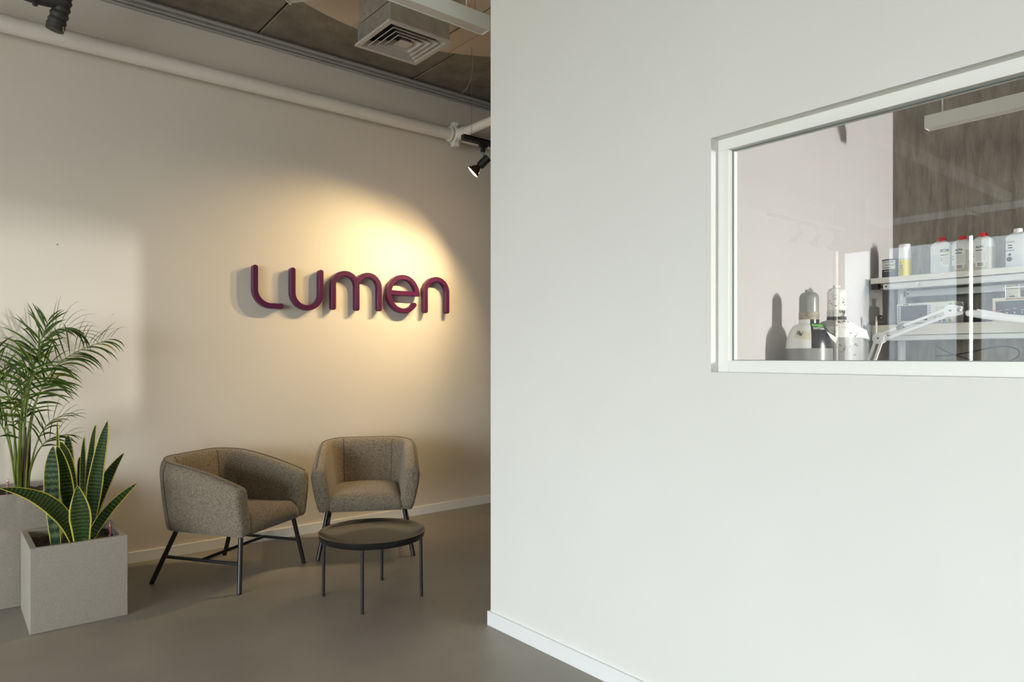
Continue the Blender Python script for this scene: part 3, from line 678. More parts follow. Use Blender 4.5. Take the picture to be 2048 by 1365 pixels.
FR((.352, 4.61), [(.36, 4.61, .95), (.39, 4.60, 1.22), (.43, 4.60, 1.36), (.474, 4.60, 1.50)], 24, .19, .52, 0, .5)      # nearly upright
FR((.345, 4.60), [(.34, 4.58, .95), (.36, 4.54, 1.36), (.52, 4.44, 1.24)], 26, .19, .5, 0, .95)
FR((.335, 4.62), [(.30, 4.62, .95), (.24, 4.62, 1.44), (-.02, 4.60, 1.34)], 24, .22, .48, 1, .7)
FR((.345, 4.64), [(.33, 4.66, .9), (.32, 4.70, 1.30), (.14, 4.72, 1.30)], 22, .20, .5, 0, .7)
FR((.380, 4.61), [(.40, 4.60, .80), (.44, 4.60, .99), (.58, 4.58, .97)], 18, .15, .5, 1, .6)
FR((.376, 4.63), [(.40, 4.62, .75), (.44, 4.62, .88), (.58, 4.62, .86)], 14, .14, .55, 0, .55)
FR((.330, 4.60), [(.31, 4.58, .8), (.28, 4.55, 1.06), (.16, 4.50, .98)], 18, .17, .5, 1, .6)
FR((.338, 4.60), [(.33, 4.57, .85), (.36, 4.50, 1.18), (.34, 4.40, 1.06)], 18, .18, .5, 1, .8)
FR((.368, 4.64), [(.37, 4.66, .9), (.43, 4.70, 1.26), (.55, 4.74, 1.12)], 20, .17, .5, 0, .8)
FR((.350, 4.63), [(.35, 4.63, .9), (.36, 4.60, 1.12), (.40, 4.56, 1.30)], 20, .20, .45, 1, .7)
FR((.340, 4.61), [(.33, 4.60, .85), (.30, 4.58, 1.12), (.27, 4.52, 1.24)], 20, .20, .45, 1, .7)
FR((.346, 4.60), [(.34, 4.59, .78), (.33, 4.57, .95), (.38, 4.50, 1.00)], 12, .15, .5, 0, .7)
for (bx, by, tx_, ty_, h, mt, r) in ((.330, 4.61, .322, 4.60, .86, stem_g, .0075), (.348, 4.60, .345, 4.60, .88, stem_g, .008), (.366, 4.61, .372, 4.61, .92, stem_p, .0095), (.382, 4.62, .392, 4.615, .88, stem_p, .0105), (.358, 4.64, .362, 4.64, .80, stem_p, .008)):
    MB().tube([(bx, by, .553), ((bx+tx_)/2, by, .70), (tx_, ty_, h)], [r, r*.85, r*.55], 9).build('cane', mt, palm, True)
for k in range(9):
    x = random.uniform(.40, .51); y = random.uniform(4.50, 4.56)
    MB().tube(bez([(x, y, .557), (x+random.uniform(-.03, .03), y, .59), (x+random.uniform(-.04, .04), y+.01, .565+random.uniform(0, .03))], 5), .0022, 5).build('dry_sprig', M('dry_sprig', (.12, .09, .05), .9), palm)

# ================================================================== LABORATORY
# rack with two shelves on aluminium uprights
SXF = 4.4
t = thing('shelf_rack', 'light grey laboratory shelf rack against the concrete wall', 'shelf rack', (4.6, 1.0, 0))
for z0, z1 in ((1.748, 1.782), (1.432, 1.494)):
    MB().rbox(SXF, 4.78, -1.6, 1.872, z0, z1, .003).build('shelf_board', board_m, t)
MB().rbox(SXF+.012, SXF+.05, -1.6, 1.806, 1.708, 1.745, .008).build('front_beam', alu_w, t)
MB().rbox(SXF+.012, SXF+.05, -1.6, 1.81, 1.400, 1.430, .006).build('front_beam', alu_w, t)
MB().rbox(4.64, 4.66, -1.6, 1.778, 1.672, 1.712, .004).build('rear_rail', alu_w, t)
MB().box(4.662, 4.67, -1.6, 1.778, 1.688, 1.692).build('rail_groove', grey_ink, t)
for y in (1.784, .35):
    mb = MB(); x0, x1, y0, y1 = 4.64, 4.685, y-.0225, y+.0225
    mb.box(x0, x1, y0, y0+.014, 0, 1.747).box(x0, x1, y1-.014, y1, 0, 1.747).box(x0+.014, x1, y0+.014, y1-.014, 0, 1.747)
    mb.build('upright', alu, t)
MB().box(4.755, 4.775, 1.874, 1.898, 0, 1.747).build('wall_channel', alu, t)
MB().lathe([(.013, 0), (.013, .006), (.006, .007), (.006, .010), (0, .010)], (SXF+.012, 1.61, 1.728), 16, axis=(-1, 0, 0)).build('bolt', chrome, t, True)
MB().lathe([(.005, 0), (.005, .003), (0, .003)], (SXF+.012, 1.785, 1.727), 10, axis=(-1, 0, 0)).build('bolt', black, t)
MB().lathe([(.006, 0), (.006, .004), (0, .004)], (4.64, 1.75, 1.693), 10, axis=(-1, 0, 0)).build('bolt', black, t)
MB().box(SXF+.0105, SXF+.012, 1.70, 1.755, 1.718, 1.733).build('paper_tag', label_m, t)
MB().rbox(SXF+.01, SXF+.055, 1.832, 1.872, 1.715, 1.7475, .003).build('stop_block', black, t)
MB().tube([(SXF+.03, 1.832, 1.728), (SXF+.03, 1.806, 1.728)], .005, 8).build('spindle', black, t)
cl_ = thing('screw_clamp', 'small clamp with a black knob at the end of the lower shelf', 'clamp', (4.37, 1.80, 1.42))
MB().rbox(4.365, 4.392, 1.862, 1.880, 1.40, 1.50, .002).build('clamp_jaw', M('clamp_grey', (.30, .30, .29), .5, .5), cl_)
MB().tube(bez([(4.345, 1.815, 1.42), (4.345, 1.815, 1.49), (4.345, 1.812, 1.545)], 6), .006, 8).build('clamp_rod', M('clamp_beige', (.60, .54, .46), .45, .3), cl_, True)
MB().lathe([(.004, 0), (.010, .004), (.018, .010), (.018, .026), (.012, .030), (0, .031)], (4.345, 1.808, 1.535), 9, axis=(0, -1, 0)).build('knob', black, cl_, True)

# labels and lettering on flat faces that look towards -X
def flatX(x, y, z): return lambda a, b: (x, y-a, z+b)      # text runs towards -Y (right in view)
def bottle(label, yc, w, h, capm, liquid, lab=None, xc=4.52, d=.075, caph=.032, nw=.03):
    z0 = 1.7825; t = thing('chemical_bottle', label, 'bottle', (xc, yc, z0), group='plastic bottles on the upper shelf')
    def sec(z, sx, sy, r=.35):
        pts = []
        for k in range(32):
            a = 2*PI*k/32; c, s = math.cos(a), math.sin(a); e = .42
            pts.append((xc+math.copysign(abs(c)**e, c)*sx, yc+math.copysign(abs(s)**e, s)*sy, z))
        return pts
    hs = h*.76
    prof = [(0, .94), (.006, 1), (hs*.5, 1), (hs, 1), (hs+.012, .93), (hs+.024, .66), (hs+.032, .42)]
    def loft(pr):
        V = []; F = []
        for zz, k in pr: V += sec(z0+zz, d/2*k, w/2*k)
        m = len(pr)
        F = [(j*32+i, j*32+(i+1) % 32, (j+1)*32+(i+1) % 32, (j+1)*32+i) for j in range(m-1) for i in range(32)]+[tuple(range(31, -1, -1)), tuple((m-1)*32+i for i in range(32))]
        return MB().add(V, F)
    lv = hs*liquid
    loft([(lv, 1)]+[p for p in prof if p[0] > lv]).build('bottle_body', hdpe, t, True)
    loft([p for p in prof if p[0] < lv]+[(lv-.0003, 1)]).build('filled_part', liquid_m if liquid > .75 else M('clear_filled_plastic', (.66, .69, .71), .4), t, True)
    MB().lathe([(.019, hs+.028), (.017, hs+.034), (.017, hs+.05)], (xc, yc, z0), 20).build('neck', hdpe, t, True)
    zc = h-caph
    cp = MB().lathe([(.0205, zc), (.0215, zc+.002), (.0205, h-.003), (.018, h), (0, h)], (xc, yc, z0), 24).build('cap', capm, t, True)
    MB().lathe([(.0225, zc-.004), (.0225, zc+.003)], (xc, yc, z0), 24).build('cap_ring', capm, cp, True)
    return t, xc-d/2-.0012, z0
def paper(t, x, y0, y1, z0, z1, m=label_m, name='paper_label', th=.0006): return MB().box(x-th, x, y1, y0, z0, z1).build(name, m, t)
def skull(mb, x, y, z, s):   # hazard cross and flame pictogram
    for a in (PI/4, -PI/4):
        c, q = math.cos(a)*s, math.sin(a)*s; e = .22
        mb.add([(x, y-c-q*e, z+q-c*e), (x, y-c+q*e, z+q+c*e), (x, y+c+q*e, z-q+c*e), (x, y+c-q*e, z-q-c*e)], [(0, 1, 2, 3)])
    mb.add([(x, y+s*.7*math.cos(k*PI/4), z+s*2.6+s*.6*math.sin(k*PI/4)) for k in range(8)], [tuple(range(8))]); return mb
def fine(mb, x, y, z, wd, rows, dz=.0052, h=.0011):   # rows of small print
    for r in range(rows):
        yy = y
        while yy > y-wd:
            l = random.uniform(.003, .010); mb.box(x-.0002, x, max(yy-l, y-wd), yy, z-r*dz-h, z-r*dz); yy -= l+.0015
    return mb
def bars(mb, fn, x, y, wd, rows, dz, h, lo=.003, hi=.009):
    for r in range(rows):
        a = x
        while a < x+wd:
            l = min(random.uniform(lo, hi), x+wd-a); yy = y-r*dz
            mb.add([fn(a, yy), fn(a+l, yy), fn(a+l, yy+h), fn(a, yy+h)], [(0, 1, 2, 3)]); a += l+.0012
    return mb
t, x, z0 = bottle('square translucent bottle with red cap and dark-headed label, left of the three', 1.52, .106, .216, red_pl, .68)
paper(t, x, 1.515, 1.470, z0+.04, z0+.142); paper(t, x-.0007, 1.515, 1.470, z0+.127, z0+.142, charcoal_m, 'label_header')
paper(t, x-.0007, 1.482, 1.470, z0+.115, z0+.125, yellow_m, 'label_mark')
bars(MB(), flatX(x-.0016, 1.503, z0+.131), 0, 0, .020, 1, .01, .0055).build('label_print', label_m, t)
bars(MB(), flatX(x-.0009, 1.513, z0+.106), 0, 0, .038, 1, .01, .0055).build('label_print', ink, t)
mb = MB(); skull(mb, x-.001, 1.507, z0+.078, .0045); fine(mb, x-.0008, 1.498, z0+.098, .025, 9).build('small_print', ink, t, kind='stuff')
for yc, lab, xx in ((1.420, 'straw-filled square bottle with red cap standing between two others', 4.545), (1.308, 'largest-looking straw-filled bottle with red cap, right of the three', 4.515)):
    t, x, z0 = bottle(lab, yc, .106, .214, red_pl, .80, xc=xx)
    ya = yc+.045; paper(t, x, ya, ya-.072, z0+.045, z0+.150)
    text_on(MB(), 'ALFA', .0165, flatX(x-.0009, ya-.018, z0+.128), bold=.0006).build('label_lettering', M('navy_ink', (.03, .05, .12), .6), t)
    bars(MB(), flatX(x-.0009, ya-.018, z0+.112), 0, 0, .034, 1, .01, .0055).build('label_print', ink, t)
    mb = MB(); skull(mb, x-.001, ya-.008, z0+.082, .0055); fine(mb, x-.0008, ya-.019, z0+.105, .047, 10).build('small_print', grey_ink, t, kind='stuff')
    paper(t, x-.0008, ya-.018, ya-.064, z0+.024, z0+.050, name='sticker')
    bars(MB(), flatX(x-.0018, ya-.026, z0+.030), 0, .008, .030, 2, .009, .005).build('label_print', ink, t)
t, x, z0 = bottle('square translucent bottle with white cap at the window edge', 1.148, .106, .216, white_pl, .45, caph=.036)
text_on(MB(), 'ETHANOL', .0095, flatX(x-.0006, 1.196, z0+.140), bold=.0002).build('label_lettering', ink, t)
bars(MB(), flatX(x-.0006, 1.184, z0+.122), 0, 0, .020, 2, .013, .006).build('label_print', ink, t)
bars(MB(), flatX(x-.0006, 1.196, z0+.094), 0, 0, .042, 1, .01, .006).build('label_print', grey_ink, t)
MB().lathe([(.0075, 0), (.0075, .0005), (.0062, .0005), (.0062, 0)], (x, 1.176, z0+.075), 18, axis=(-1, 0, 0)).lathe([(.0125, 0), (.0125, .0005), (.0112, .0005), (.0112, 0)], (x, 1.178, z0+.050), 20, axis=(-1, 0, 0)).build('printed_mark', grey_ink, t)

# paint tin and spray can with lettering wrapped round
def wrapc(xc, yc, r, a0, z): # angle a0: direction faced by the start of the text
    return lambda a, b: (xc+r*math.cos(a0+a/r), yc+r*math.sin(a0+a/r), z+b)
xc, yc, z0, r = 4.53, 1.803, 1.7825, .050
t = thing('paint_tin', 'small charcoal paint tin with a pale band at the shelf end', 'paint tin', (xc, yc, z0))
MB().lathe([(.047, 0), (r, .003), (r, .112), (.0505, .114), (.0505, .118), (.046, .1195), (.044, .1165), (0, .1165)], (xc, yc, z0), 40).build('tin', charcoal_m, t, True)
va = math.atan2(-yc, -xc)          # towards the room
MB().lathe([(r+.0006, .056), (r+.0006, .110)], (xc, yc, z0), 30, va-1.45, va+.45).build('pale_band', label_m, t, True)
a0 = va-.98
text_on(MB(), 'RUST-OLEUM', .0105, wrapc(xc, yc, r+.0012, a0, z0+.097), bold=.0003).build('tin_lettering', ink, t)
text_on(MB(), 'Chalked', .021, wrapc(xc, yc, r+.0012, a0-.06, z0+.076), shear=.35).build('tin_lettering', ink, t)
bars(MB(), wrapc(xc, yc, r+.0012, a0+.05, z0+.063), 0, 0, .046, 1, .01, .005).build('tin_print', ink, t)
text_on(MB(), 'CHARCOAL', .0085, wrapc(xc, yc, r+.0008, a0+.08, z0+.042), bold=.0001).build('tin_lettering', label_m, t)
xc, yc, r = 4.50, 1.712, .034
t = thing('spray_can', 'white spray can with a yellow label', 'spray can', (xc, yc, z0))
MB().lathe([(.031, 0), (r, .003), (r, .150), (.032, .158), (.0315, .160)], (xc, yc, z0), 36).build('can', white_pl, t, True)
MB().lathe([(.0325, .158), (.0325, .194), (.031, .198), (0, .199)], (xc, yc, z0), 36).build('cap', white_pl, t, True)
MB().lathe([(r+.0005, .006), (r+.0005, .106)], (xc, yc, z0), 36).build('yellow_label', yellow_m, t, True)
MB().lathe([(r+.0004, .106), (r+.0004, .113)], (xc, yc, z0), 36).build('label_edge', M('pale_blue_print', (.55, .60, .78), .5), t, True)
va = math.atan2(-yc, -xc)
text_on(text_on(MB(), 'rs', .018, wrapc(xc, yc, r+.0010, va-.95, z0+.083), bold=.0005), 'ice', .018, wrapc(xc, yc, r+.0010, va-1.0, z0+.066), bold=.0006).build('can_lettering', blue_ink, t)
bars(MB(), wrapc(xc, yc, r+.0010, va-1.0, z0+.055), 0, 0, .022, 1, .01, .006).build('can_print', blue_ink, t)
mb = bars(MB(), wrapc(xc, yc, r+.0009, va-1.05, z0+.047), 0, 0, .028, 6, .0068, .0022)
mb.build('small_print', ink, t, kind='stuff')

# oscilloscope
x = 4.455; z0 = 1.4945; ya, yb, zt_ = 1.742, 1.430, 1.622
t = thing('oscilloscope', 'off-white bench oscilloscope with a grey screen on the lower shelf', 'oscilloscope', (4.52, 1.59, z0))
MB().rbox(x, x+.14, yb, ya, z0+.004, zt_, .006).build('case', scope_m, t)
MB().rbox(x-.006, x+.004, yb, 1.716, z0+.008, zt_-.002, .003).build('front_bezel', M('bezel_pale', (.74, .74, .72), .5), t)
MB().box(x-.0075, x-.005, 1.572, 1.715, z0+.022, z0+.112).build('screen', screen_m, t)
for k in range(8): MB().rbox(x-.003, x+.001, 1.722, 1.736, z0+.018+k*.0125, z0+.0255+k*.0125, .001).build('soft_key', M('soft_key_blue', (.27, .33, .40), .5), t)
for k in range(6): MB().rbox(x-.010, x-.005, 1.553, 1.566, z0+.035+k*.0135, z0+.0425+k*.0135, .001).build('soft_key', MATS['soft_key_blue'], t)
for j in range(3):
    for k in range(4): MB().rbox(x-.009, x-.005, 1.468+k*.018-.006, 1.468+k*.018+.006, z0+.055+j*.016, z0+.065+j*.016, .001).build('key', M('key_cream', (.62, .62, .56), .5), t)
for k in range(4): MB().lathe([(.008, 0), (.0075, .012), (.006, .014), (0, .014)], (x-.006, 1.455+k*.026, z0+.040), 14, axis=(-1, 0, 0)).build('knob', scope_m, t, True)
for k in range(4):
    MB().lathe([(.0075, 0), (.0075, .012), (.004, .012), (.004, .002)], (x-.006, 1.455+k*.026, z0+.017), 14, axis=(-1, 0, 0)).build('input_socket', [M('sock_y', (.5, .42, .1), .5), M('sock_c', (.1, .4, .5), .5), M('sock_r', (.5, .12, .12), .5), M('sock_b', (.12, .18, .5), .5)][k], t, True)
MB().lathe([(.008, 0), (.0075, .004), (0, .005)], (x-.006, 1.452, z0+.108), 14, axis=(-1, 0, 0)).build('run_button', M('run_green', (.2, .62, .2), .4), t)
MB().box(x-.0068, x-.0058, 1.672, 1.704, z0+.117, z0+.122).build('badge', M('gold_badge', (.32, .27, .05), .4), t)
bars(MB(), flatX(x-.0072, 1.701, z0+.1182), 0, 0, .026, 1, .01, .0028).build('badge_print', black, t)
bars(MB(), flatX(x-.0064, 1.660, z0+.1175), 0, 0, .034, 1, .01, .004).build('model_print', M('faint_blue', (.25, .35, .5), .5), t)
# second instrument at the window edge with a small transformer on top
ya, yb = 1.246, .92
t = thing('bench_instrument', 'cream framed instrument with a dark panel and red leads', 'instrument', (4.52, 1.08, z0))
MB().rbox(x+.004, x+.12, yb, ya, z0, 1.622, .003).build('case', cream_m, t)
for a in ((yb, ya, 1.604, 1.622), (yb, ya, z0, z0+.014), (ya-.013, ya, z0+.014, 1.604), (yb, yb+.013, z0+.014, 1.604)): MB().rbox(x-.010, x+.004, a[0], a[1], a[2], a[3], .002).build('frame', cream_m, t)
MB().box(x-.001, x+.004, yb+.013, ya-.013, z0+.014, 1.604).build('panel', screen_m, t)
MB().box(x-.0108, x-.0098, .95, 1.185, 1.611, 1.617).build('name_strip', M('strip_brown', (.13, .06, .05), .5), t)
bars(MB(), flatX(x-.0112, 1.178, 1.6122), 0, 0, .20, 1, .01, .0034).build('strip_print', M('strip_red', (.45, .12, .08), .5), t)
for k in range(7):
    MB().lathe([(.0022, 0), (.002, .003), (0, .0035)], (x-.001, 1.215-.034*k, 1.572+.006*(k % 2)), 8, axis=(-1, 0, 0)).build('indicator', red_pl, t)
    MB().box(x-.0018, x-.001, 1.205-.034*k, 1.222-.034*k, 1.553+.004*(k % 3), 1.5545+.004*(k % 3)).build('panel_print', label_m, t)
    MB().rbox(x-.004, x-.001, 1.212-.034*k, 1.218-.034*k, 1.538, 1.543, .0005).build('toggle', white_pl, t)
MB().tube(bez([(x-.004, 1.20, 1.54), (x-.03, 1.23, 1.555), (x-.03, 1.27, 1.575), (x-.028, 1.272, 1.52), (x-.03, 1.268, 1.4955)], 14), .0012, 5).build('red_lead', red_ink, t)
zt_ = 1.6222; t = thing('small_transformer', 'little cream transformer block standing on the dark-panelled instrument', 'transformer', (4.51, 1.17, zt_))
MB().rbox(4.485, 4.545, 1.142, 1.198, zt_+.003, zt_+.050, .003).build('core_block', cream_m, t)
for y in (1.194, 1.132): MB().tube([(4.475, y, zt_), (4.475, y, zt_+.072)], .0028, 8).lathe([(.005, .060), (.005, .066)], (4.475, y, zt_), 6).build('threaded_rod', chrome, t)
MB().box(4.47, 4.55, 1.09, 1.204, zt_+.052, zt_+.058).build('terminal_bar', alu, t)
for k in range(5): MB().rbox(4.476, 4.49, 1.145+k*.011, 1.152+k*.011, zt_+.058, zt_+.066, .001).build('terminal', M('brass', (.55, .42, .16), .35, .8), t)
MB().rbox(4.481, 4.486, 1.155, 1.178, zt_+.004, zt_+.012, .002).build('foot', black, t)
MB().box(4.484, 4.485, 1.16, 1.182, zt_+.022, zt_+.024).build('printed_line', grey_ink, t)
t = thing('key_box', 'dark keypad box half hidden between the two instruments', 'keypad', (4.6, 1.36, z0))
MB().rbox(4.585, 4.68, 1.315, 1.41, z0, z0+.062, .004).build('case', M('keypad_dark', (.05, .035, .04), .5), t)
for j in range(2):
    for k in range(4): MB().rbox(4.581, 4.586, 1.322+k*.022, 1.340+k*.022, z0+.010+j*.024, z0+.030+j*.024, .002).build('key', black, t)

# articulated white lamp
def arm_x(t, p, q, w, name, x, th=.014): # flat bar in a plane X = x
    p = Vector(p); q = Vector(q); d = (q-p).normalized(); nrm = Vector((-d.y, d.x))*w/2
    pts = [p+nrm, q+nrm, q-nrm, p-nrm]; return MB().prism([(a.x, a.y) for a in pts], 'x', x-th/2, x+th/2).build(name, white_pl, t, bevel=.002)
LX = 4.05
LK = LX/3.9
def S2(y, z): return Vector((y*LK, 1.3+(z-1.3)*LK))
low0 = 1.71*LK
t = thing('arm_lamp', 'white articulated work lamp reaching in front of the shelves', 'lamp', (LX, low0, .7455))
j1, j2, low = S2(1.611, 1.402), S2(1.268, 1.532), S2(1.71, 1.11)
def disc(c, r, x0, x1, name='joint_disc'): return MB().lathe([(0, 0), (r*.9, 0), (r, (x1-x0)*.15), (r, (x1-x0)*.85), (r*.9, x1-x0), (0, x1-x0)], (x0, c.x, c.y), 32, axis=(1, 0, 0)).build(name, white_pl, t, True)
up = (j2-j1).normalized(); un = Vector((-up.y, up.x))
for s in (-1, 1): arm_x(t, j1+un*s*.0165, j2+un*s*.0165, .0155, 'upper_arm_bar', LX)
dn = (low-j1).normalized(); dnn = Vector((-dn.y, dn.x))
for s in (-1, 1): arm_x(t, j1+dnn*s*.0155, low+dnn*s*.0155, .0150, 'lower_arm_bar', LX)
for jj in (j1, j2):
    disc(jj, .032, LX-.021, LX-.011); disc(jj, .032, LX+.011, LX+.021)
    MB().lathe([(.006, 0), (.005, .004), (0, .0045)], (LX-.021, jj.x, jj.y), 12, axis=(-1, 0, 0)).build('pivot_screw', M('screw_brass', (.36, .30, .22), .35, .8), t, True)
MB().prism([tuple(S2(*q)) for q in ((1.262, 1.562), (1.215, 1.551), (1.213, 1.510), (1.258, 1.502))], 'x', LX-.0205, LX-.013).build('head_bracket', white_pl, t, bevel=.003)
MB().lathe([(.011, 0), (.011, .010), (.005, .011), (.005, .016), (0, .016)], (LX-.0205, *S2(1.224, 1.534)), 16, axis=(-1, 0, 0)).build('head_screw', chrome, t, True)
MB().tube([(LX-.012, *S2(1.222, 1.538)), (LX-.012, *S2(1.203, 1.520)), (LX-.01, *S2(1.194, 1.512))], .0055, 8).build('swivel_link', M('link_brass', (.30, .24, .18), .35, .8), t, True)
HC = bez([(LX-.01, *S2(1.198, 1.516)), (LX-.015, *S2(1.15, 1.516)), (LX-.02, *S2(1.11, 1.494)), (LX-.03, *S2(1.02, 1.482)), (LX-.05, *S2(.80, 1.452))], 30)
MB().tube(HC, [.014+.006*math.sin(PI*min(1, i/9)*.5) for i in range(31)], 18).build('lamp_head', white_pl, t, True)
MB().prism([tuple(S2(*q)) for q in ((1.155, 1.535), (1.095, 1.520), (1.02, 1.502), (.80, 1.475), (.80, 1.468), (1.02, 1.492), (1.095, 1.508), (1.155, 1.525))], 'x', LX-.01, LX+.05).build('head_shade', white_pl, t, bevel=.002)
MB().prism([(low.x-.02, low.y), (low.x+.02, low.y+.03), (low.x+.02, .80), (low.x-.02, .80)], 'x', LX-.012, LX+.012).build('base_bracket', white_pl, t, bevel=.002)
MB().lathe([(.085, 0), (.085, .02), (.02, .03), (.02, .2)], (LX, low.x, .7455), 24).build('base_foot', white_pl, t, True)
bc = thing('binder_clip', 'grey binder clip pinched on the lower bar of the lamp arm', 'clip', (LX, 1.50, 1.42))
q0 = j1+up*.105-un*.0165; q1 = j1+up*.142-un*.0165
MB().prism([tuple(q0+un*.011), tuple(q1+un*.011), tuple(q1-un*.013), tuple(q0-un*.013)], 'x', LX-.012, LX+.012).build('clip_body', M('clip_grey', (.20, .20, .195), .45), bc)
for s in (0, .018):
    a = q0-un*.013+up*(.006+s); MB().tube([(LX-.013, a.x, a.y), (LX-.015, a.x-.008, a.y-.026), (LX-.015, a.x-.014, a.y-.028), (LX-.013, a.x-.012, a.y-.002)], .0012, 6).build('clip_handle', chrome, bc)
wt = thing('work_table', 'pale work table standing below the inner window', 'table', (3.7, .6, 0))
MB().rbox(3.88, 4.36, -1.6, 1.88, .71, .745, .004).build('table_top', board_m, wt)
for x_, y_ in ((3.92, -1.5), (3.92, 1.84), (4.31, -1.5), (4.31, 1.84)): MB().rbox(x_-.025, x_+.025, y_-.025, y_+.025, 0, .71, .003).build('leg', alu, wt)

# gas cylinders
def gas(label, x, y, r, zsh, zneck, zcap0, zcap1, ztop, body, shL, shR, capm, colm, split, rc=.0465):
    t = thing('gas_cylinder', label, 'gas cylinder', (x, y, 0), group='gas cylinders by the laboratory end wall')
    c = (x, y, 0)
    MB().lathe([(r*.86, 0), (r*.97, .01), (r, .04), (r, zsh)], c, 48).build('body', body, t, True)
    va = math.atan2(-y, -x); prof = []
    H = zneck-zsh
    for i in range(13):
        u = i/12; rr = rc+.002+(r-rc-.002)*math.sqrt(max(0, 1-u**1.75))if u < 1 else rc+.002
        prof.append((max(rr, rc+.002), zsh+H*u))
    prof.append((rc+.001, zcap0))
    a = va+split
    MB().lathe(prof, c, 24, a, a+PI).build('shoulder_half', shR, t, True)
    MB().lathe(prof, c, 24, a-PI, a).build('shoulder_half', shL, t, True)
    MB().lathe([(rc+.0015, zcap0-.002), (rc+.0015, zcap0+.035), (rc, zcap0+.037)], c, 40).build('cap_collar', colm, t, True)
    hh = zcap1-.03
    MB().lathe([(rc, zcap0+.036), (rc, hh), (rc*.95, hh+.013), (rc*.80, hh+.024), (rc*.55, hh+.030), (.019, zcap1)], c, 40).build('valve_cap', capm, t, True)
    MB().lathe([(.019, zcap1-.001), (.019, ztop-.002), (.017, ztop), (0, ztop)], c, 6).build('cap_nut', capm, t)
    return t, va, prof
def on_shoulder(prof, x, y, off):
    def R(z):
        for (r0, z0), (r1, z1) in zip(prof[:-1], prof[1:]):
            if z0 <= z <= z1: return r0+(r1-r0)*(z-z0)/max(1e-6, z1-z0)
        return prof[-1][0]
    return lambda a, z: (x+(R(z)+off)*math.cos(a), y+(R(z)+off)*math.sin(a), z+off*.5)
def patch(fn, a0, a1, z0, z1, n=8, skew=0, rag=0):
    V = []; F = []
    for j in range(n+1):
        for i in range(n+1):
            u = i/n; v = j/n; V.append(fn(a0+(a1-a0)*u+(random.uniform(-rag, rag) if i in (0, n) else 0), z0+(z1-z0)*v+skew*u))
    F = [(j*(n+1)+i, j*(n+1)+i+1, (j+1)*(n+1)+i+1, (j+1)*(n+1)+i) for j in range(n) for i in range(n)]
    return MB().add(V, F)
def handmark(fn, a, z, s, sk):   # the two felt-pen letters HW
    mb = MB(); K = 6.5
    segs = [((0, 0), (.1, 1)), ((.38, .05), (.45, 1.05)), ((-.05, .45), (.5, .62)), ((.6, .95), (.72, .0)), ((.72, 0), (.85, .7)), ((.85, .7), (1.0, 0)), ((1.0, 0), (1.35, .95))]
    for p, q in segs:
        P = []
        for k in range(5):
            u = k/4; xx = (p[0]+(q[0]-p[0])*u)*s; zz = (p[1]+(q[1]-p[1])*u)*s; P.append(fn(a+xx*K*1.6, z+zz+sk*xx))
        mb.tube(P, .0015, 5)
    return mb
t, va, prof = gas('grey-capped gas cylinder with white and black shoulder halves', 3.386, 1.739, .110, 1.344, 1.470, 1.491, 1.627, 1.640, gas_grey, gas_white, gas_dark, gas_grey, rusty, .10)
# note: in the view from the room angles grow towards the right-hand side
fn = on_shoulder(prof, 3.386, 1.739, .0012)
patch(fn, va-.74, va+.06, 1.398, 1.438, skew=-.014, rag=.02).build('masking_tape', tape_m, t, True)
handmark(on_shoulder(prof, 3.386, 1.739, .0022), va-.58, 1.410, .021, -.3).build('pen_mark', ink, t)
patch(fn, va+.18, va+.95, 1.452, 1.466, skew=-.004).build('green_sticker', green_pl, t, True)
V_, F_ = text2d('זאיולפא', .0165, .0003); f2 = on_shoulder(prof, 3.386, 1.739, .0022)
MB().add([f2(va+.22+a*13, 1.437+b-.05*a) for a, b in V_], F_).build('stencil_lettering', label_m, t)
pp = on_shoulder(prof, 3.386, 1.739, .004)
V = [pp(va+.95, 1.425), pp(va+1.1, 1.395), (3.386+.128, 1.739-.075, 1.37), (3.386+.136, 1.739-.078, 1.398)]
MB().add([Vector(v) for v in V]+[Vector(v)+Vector((-.001, -.001, .0)) for v in V], [(0, 1, 2, 3), (7, 6, 5, 4), (0, 4, 5, 1), (1, 5, 6, 2), (2, 6, 7, 3), (3, 7, 4, 0)]).build('paper_tag', label_m, t)
t, va, prof = gas('white chipped gas cylinder behind, with a dark ring below its cap', 3.730, 1.762, .117, 1.404, 1.500, 1.515, 1.673, 1.686, gas_grey2, gas_grey, gas_white2, gas_white2, M('sooty_collar', (.60, .57, .52), .5, var=.2, vs=30, dark=(.05, .04, .03, 30), darkpos=.46), -.05)
MB().lathe([(.0485, 1.500), (.0490, 1.503), (.0490, 1.514), (.0485, 1.517)], (3.730, 1.762, 0), 36).build('neck_ring', M('black_soot', (.04, .035, .03), .6), t, True)
fn = on_shoulder(prof, 3.730, 1.762, .0012)
patch(fn, va-.75, va-.12, 1.424, 1.462, skew=.002, rag=.03).build('masking_tape', M('grey_tape', (.45, .43, .37), .8), t, True)
handmark(on_shoulder(prof, 3.730, 1.762, .0022), va-.60, 1.440, .013, -.2).build('pen_mark', ink, t)
V = [fn(va+1.0, 1.470), fn(va+1.1, 1.405), (3.73+.122, 1.762-.118, 1.398), (3.73+.095, 1.762-.115, 1.445)]
MB().add([Vector(v) for v in V]+[Vector(v)+Vector((-.001, -.001, .0)) for v in V], [(0, 1, 2, 3), (7, 6, 5, 4), (0, 4, 5, 1), (1, 5, 6, 2), (2, 6, 7, 3), (3, 7, 4, 0)]).build('paper_tag', label_m, t)

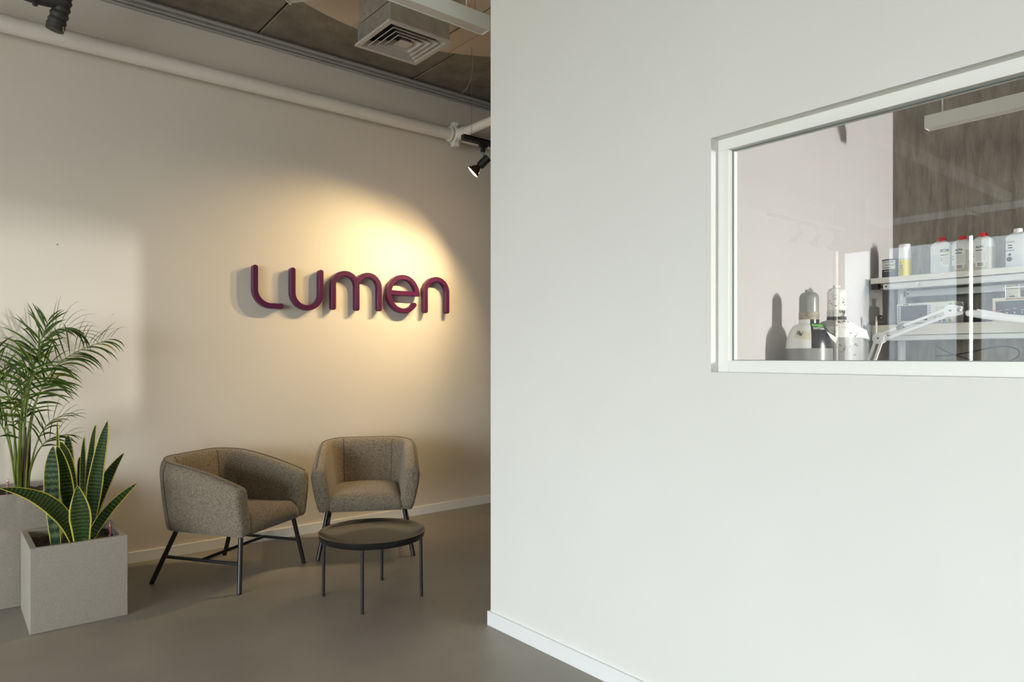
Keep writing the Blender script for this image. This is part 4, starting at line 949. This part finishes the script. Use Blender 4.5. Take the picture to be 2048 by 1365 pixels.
# cables under the lower shelf
def cable(label, pts, r=.0035):
    o = thing('cable', label, 'cable', pts[0], group='cables under the lower shelf'); MB().tube(bez(pts, 40), r, 7).build('cable_run', cable_m, o, True)
cable('black cable sagging in one loop under the lower shelf', [(4.72, 1.62, 1.31), (4.70, 1.40, 1.30), (4.70, 1.28, 1.40), (4.70, 1.18, 1.42), (4.70, 1.10, 1.30), (4.70, 1.16, 1.24), (4.70, 1.5, 1.26)])
cable('dark cable lying low behind the lamp arm', [(4.70, 1.60, 1.36), (4.68, 1.5, 1.30), (4.68, 1.4, 1.28), (4.68, 1.3, 1.25)], .003)
cable('thick coiled cable hanging at the window edge', [(4.62, 1.05, 1.40), (4.60, 1.14, 1.34), (4.60, 1.10, 1.24), (4.60, .98, 1.26), (4.60, .98, 1.42), (4.60, 1.10, 1.42), (4.60, 1.09, 1.27)], .0065)

# laboratory pendant
pendant('linear_pendant', 'white linear pendant lamp hanging before the raw concrete wall', 4.1, 4.165, -.6, 1.463, 2.532, 2.602, [(4.13, 1.418, .0016, wire_m), (4.13, 1.385, .004, wire_w), (4.13, -.4, .0016, wire_m)], 'y')

# ================================================================== THE ROOM BEHIND, SEEN MIRRORED IN THE GLASS
t = thing('light_track', 'black lighting track near the window facade', 'light track', (-4.1, 4.1, 2.88))
MB().box(-5.4, -2.8, 4.082, 4.118, 2.87, 2.90).build('track_rail', black, t)
for x in (-5.2, -3.0): MB().tube([(x, 4.1, 2.9), (x, 4.1, CH)], .0015, 6).build('suspension_wire', wire_m, t)
for i, x in enumerate((-3.45, -3.9, -4.35, -4.8)):
    spotlight(x, 4.1, 2.888, (x-.3, 4.9, 1.9), ['first', 'second', 'third', 'fourth'][i]+' reflector spotlight on the track near the facade', 3, 'track spotlights near the facade', 80)
pendant('linear_pendant', 'white linear pendant lamp in the room opposite the inner window', -4.2, -1.2, 2.2, 2.27, 2.9, 2.978, [(-4, 2.235, .0016, wire_m), (-1.4, 2.235, .0016, wire_m)])
pendant('linear_pendant', 'white linear pendant lamp parallel to the window facade', -3.2, -3.13, -1.0, 2.0, 2.9, 2.978, [(-3.165, -.8, .0016, wire_m), (-3.165, 1.8, .0016, wire_m)], 'y')
t = thing('supply_duct', 'long galvanised duct under the ceiling near the facade', 'duct', (-4.9, .5, 3.0))
MB().rbox(-5.2, -4.75, -3.5, 3.9, 3.0, 3.32, .004).build('duct_body', galv, t)
for y in (-2, -.4, 1.2, 2.8, 3.8): MB().box(-5.23, -4.72, y-.02, y+.02, 2.97, 3.35).build('duct_flange', galv, t)
for y in (-3.0, .5, 3.5): MB().tube([(-4.97, y, 3.32), (-4.97, y, CH)], .006, 6).build('hanger', wire_m, t)
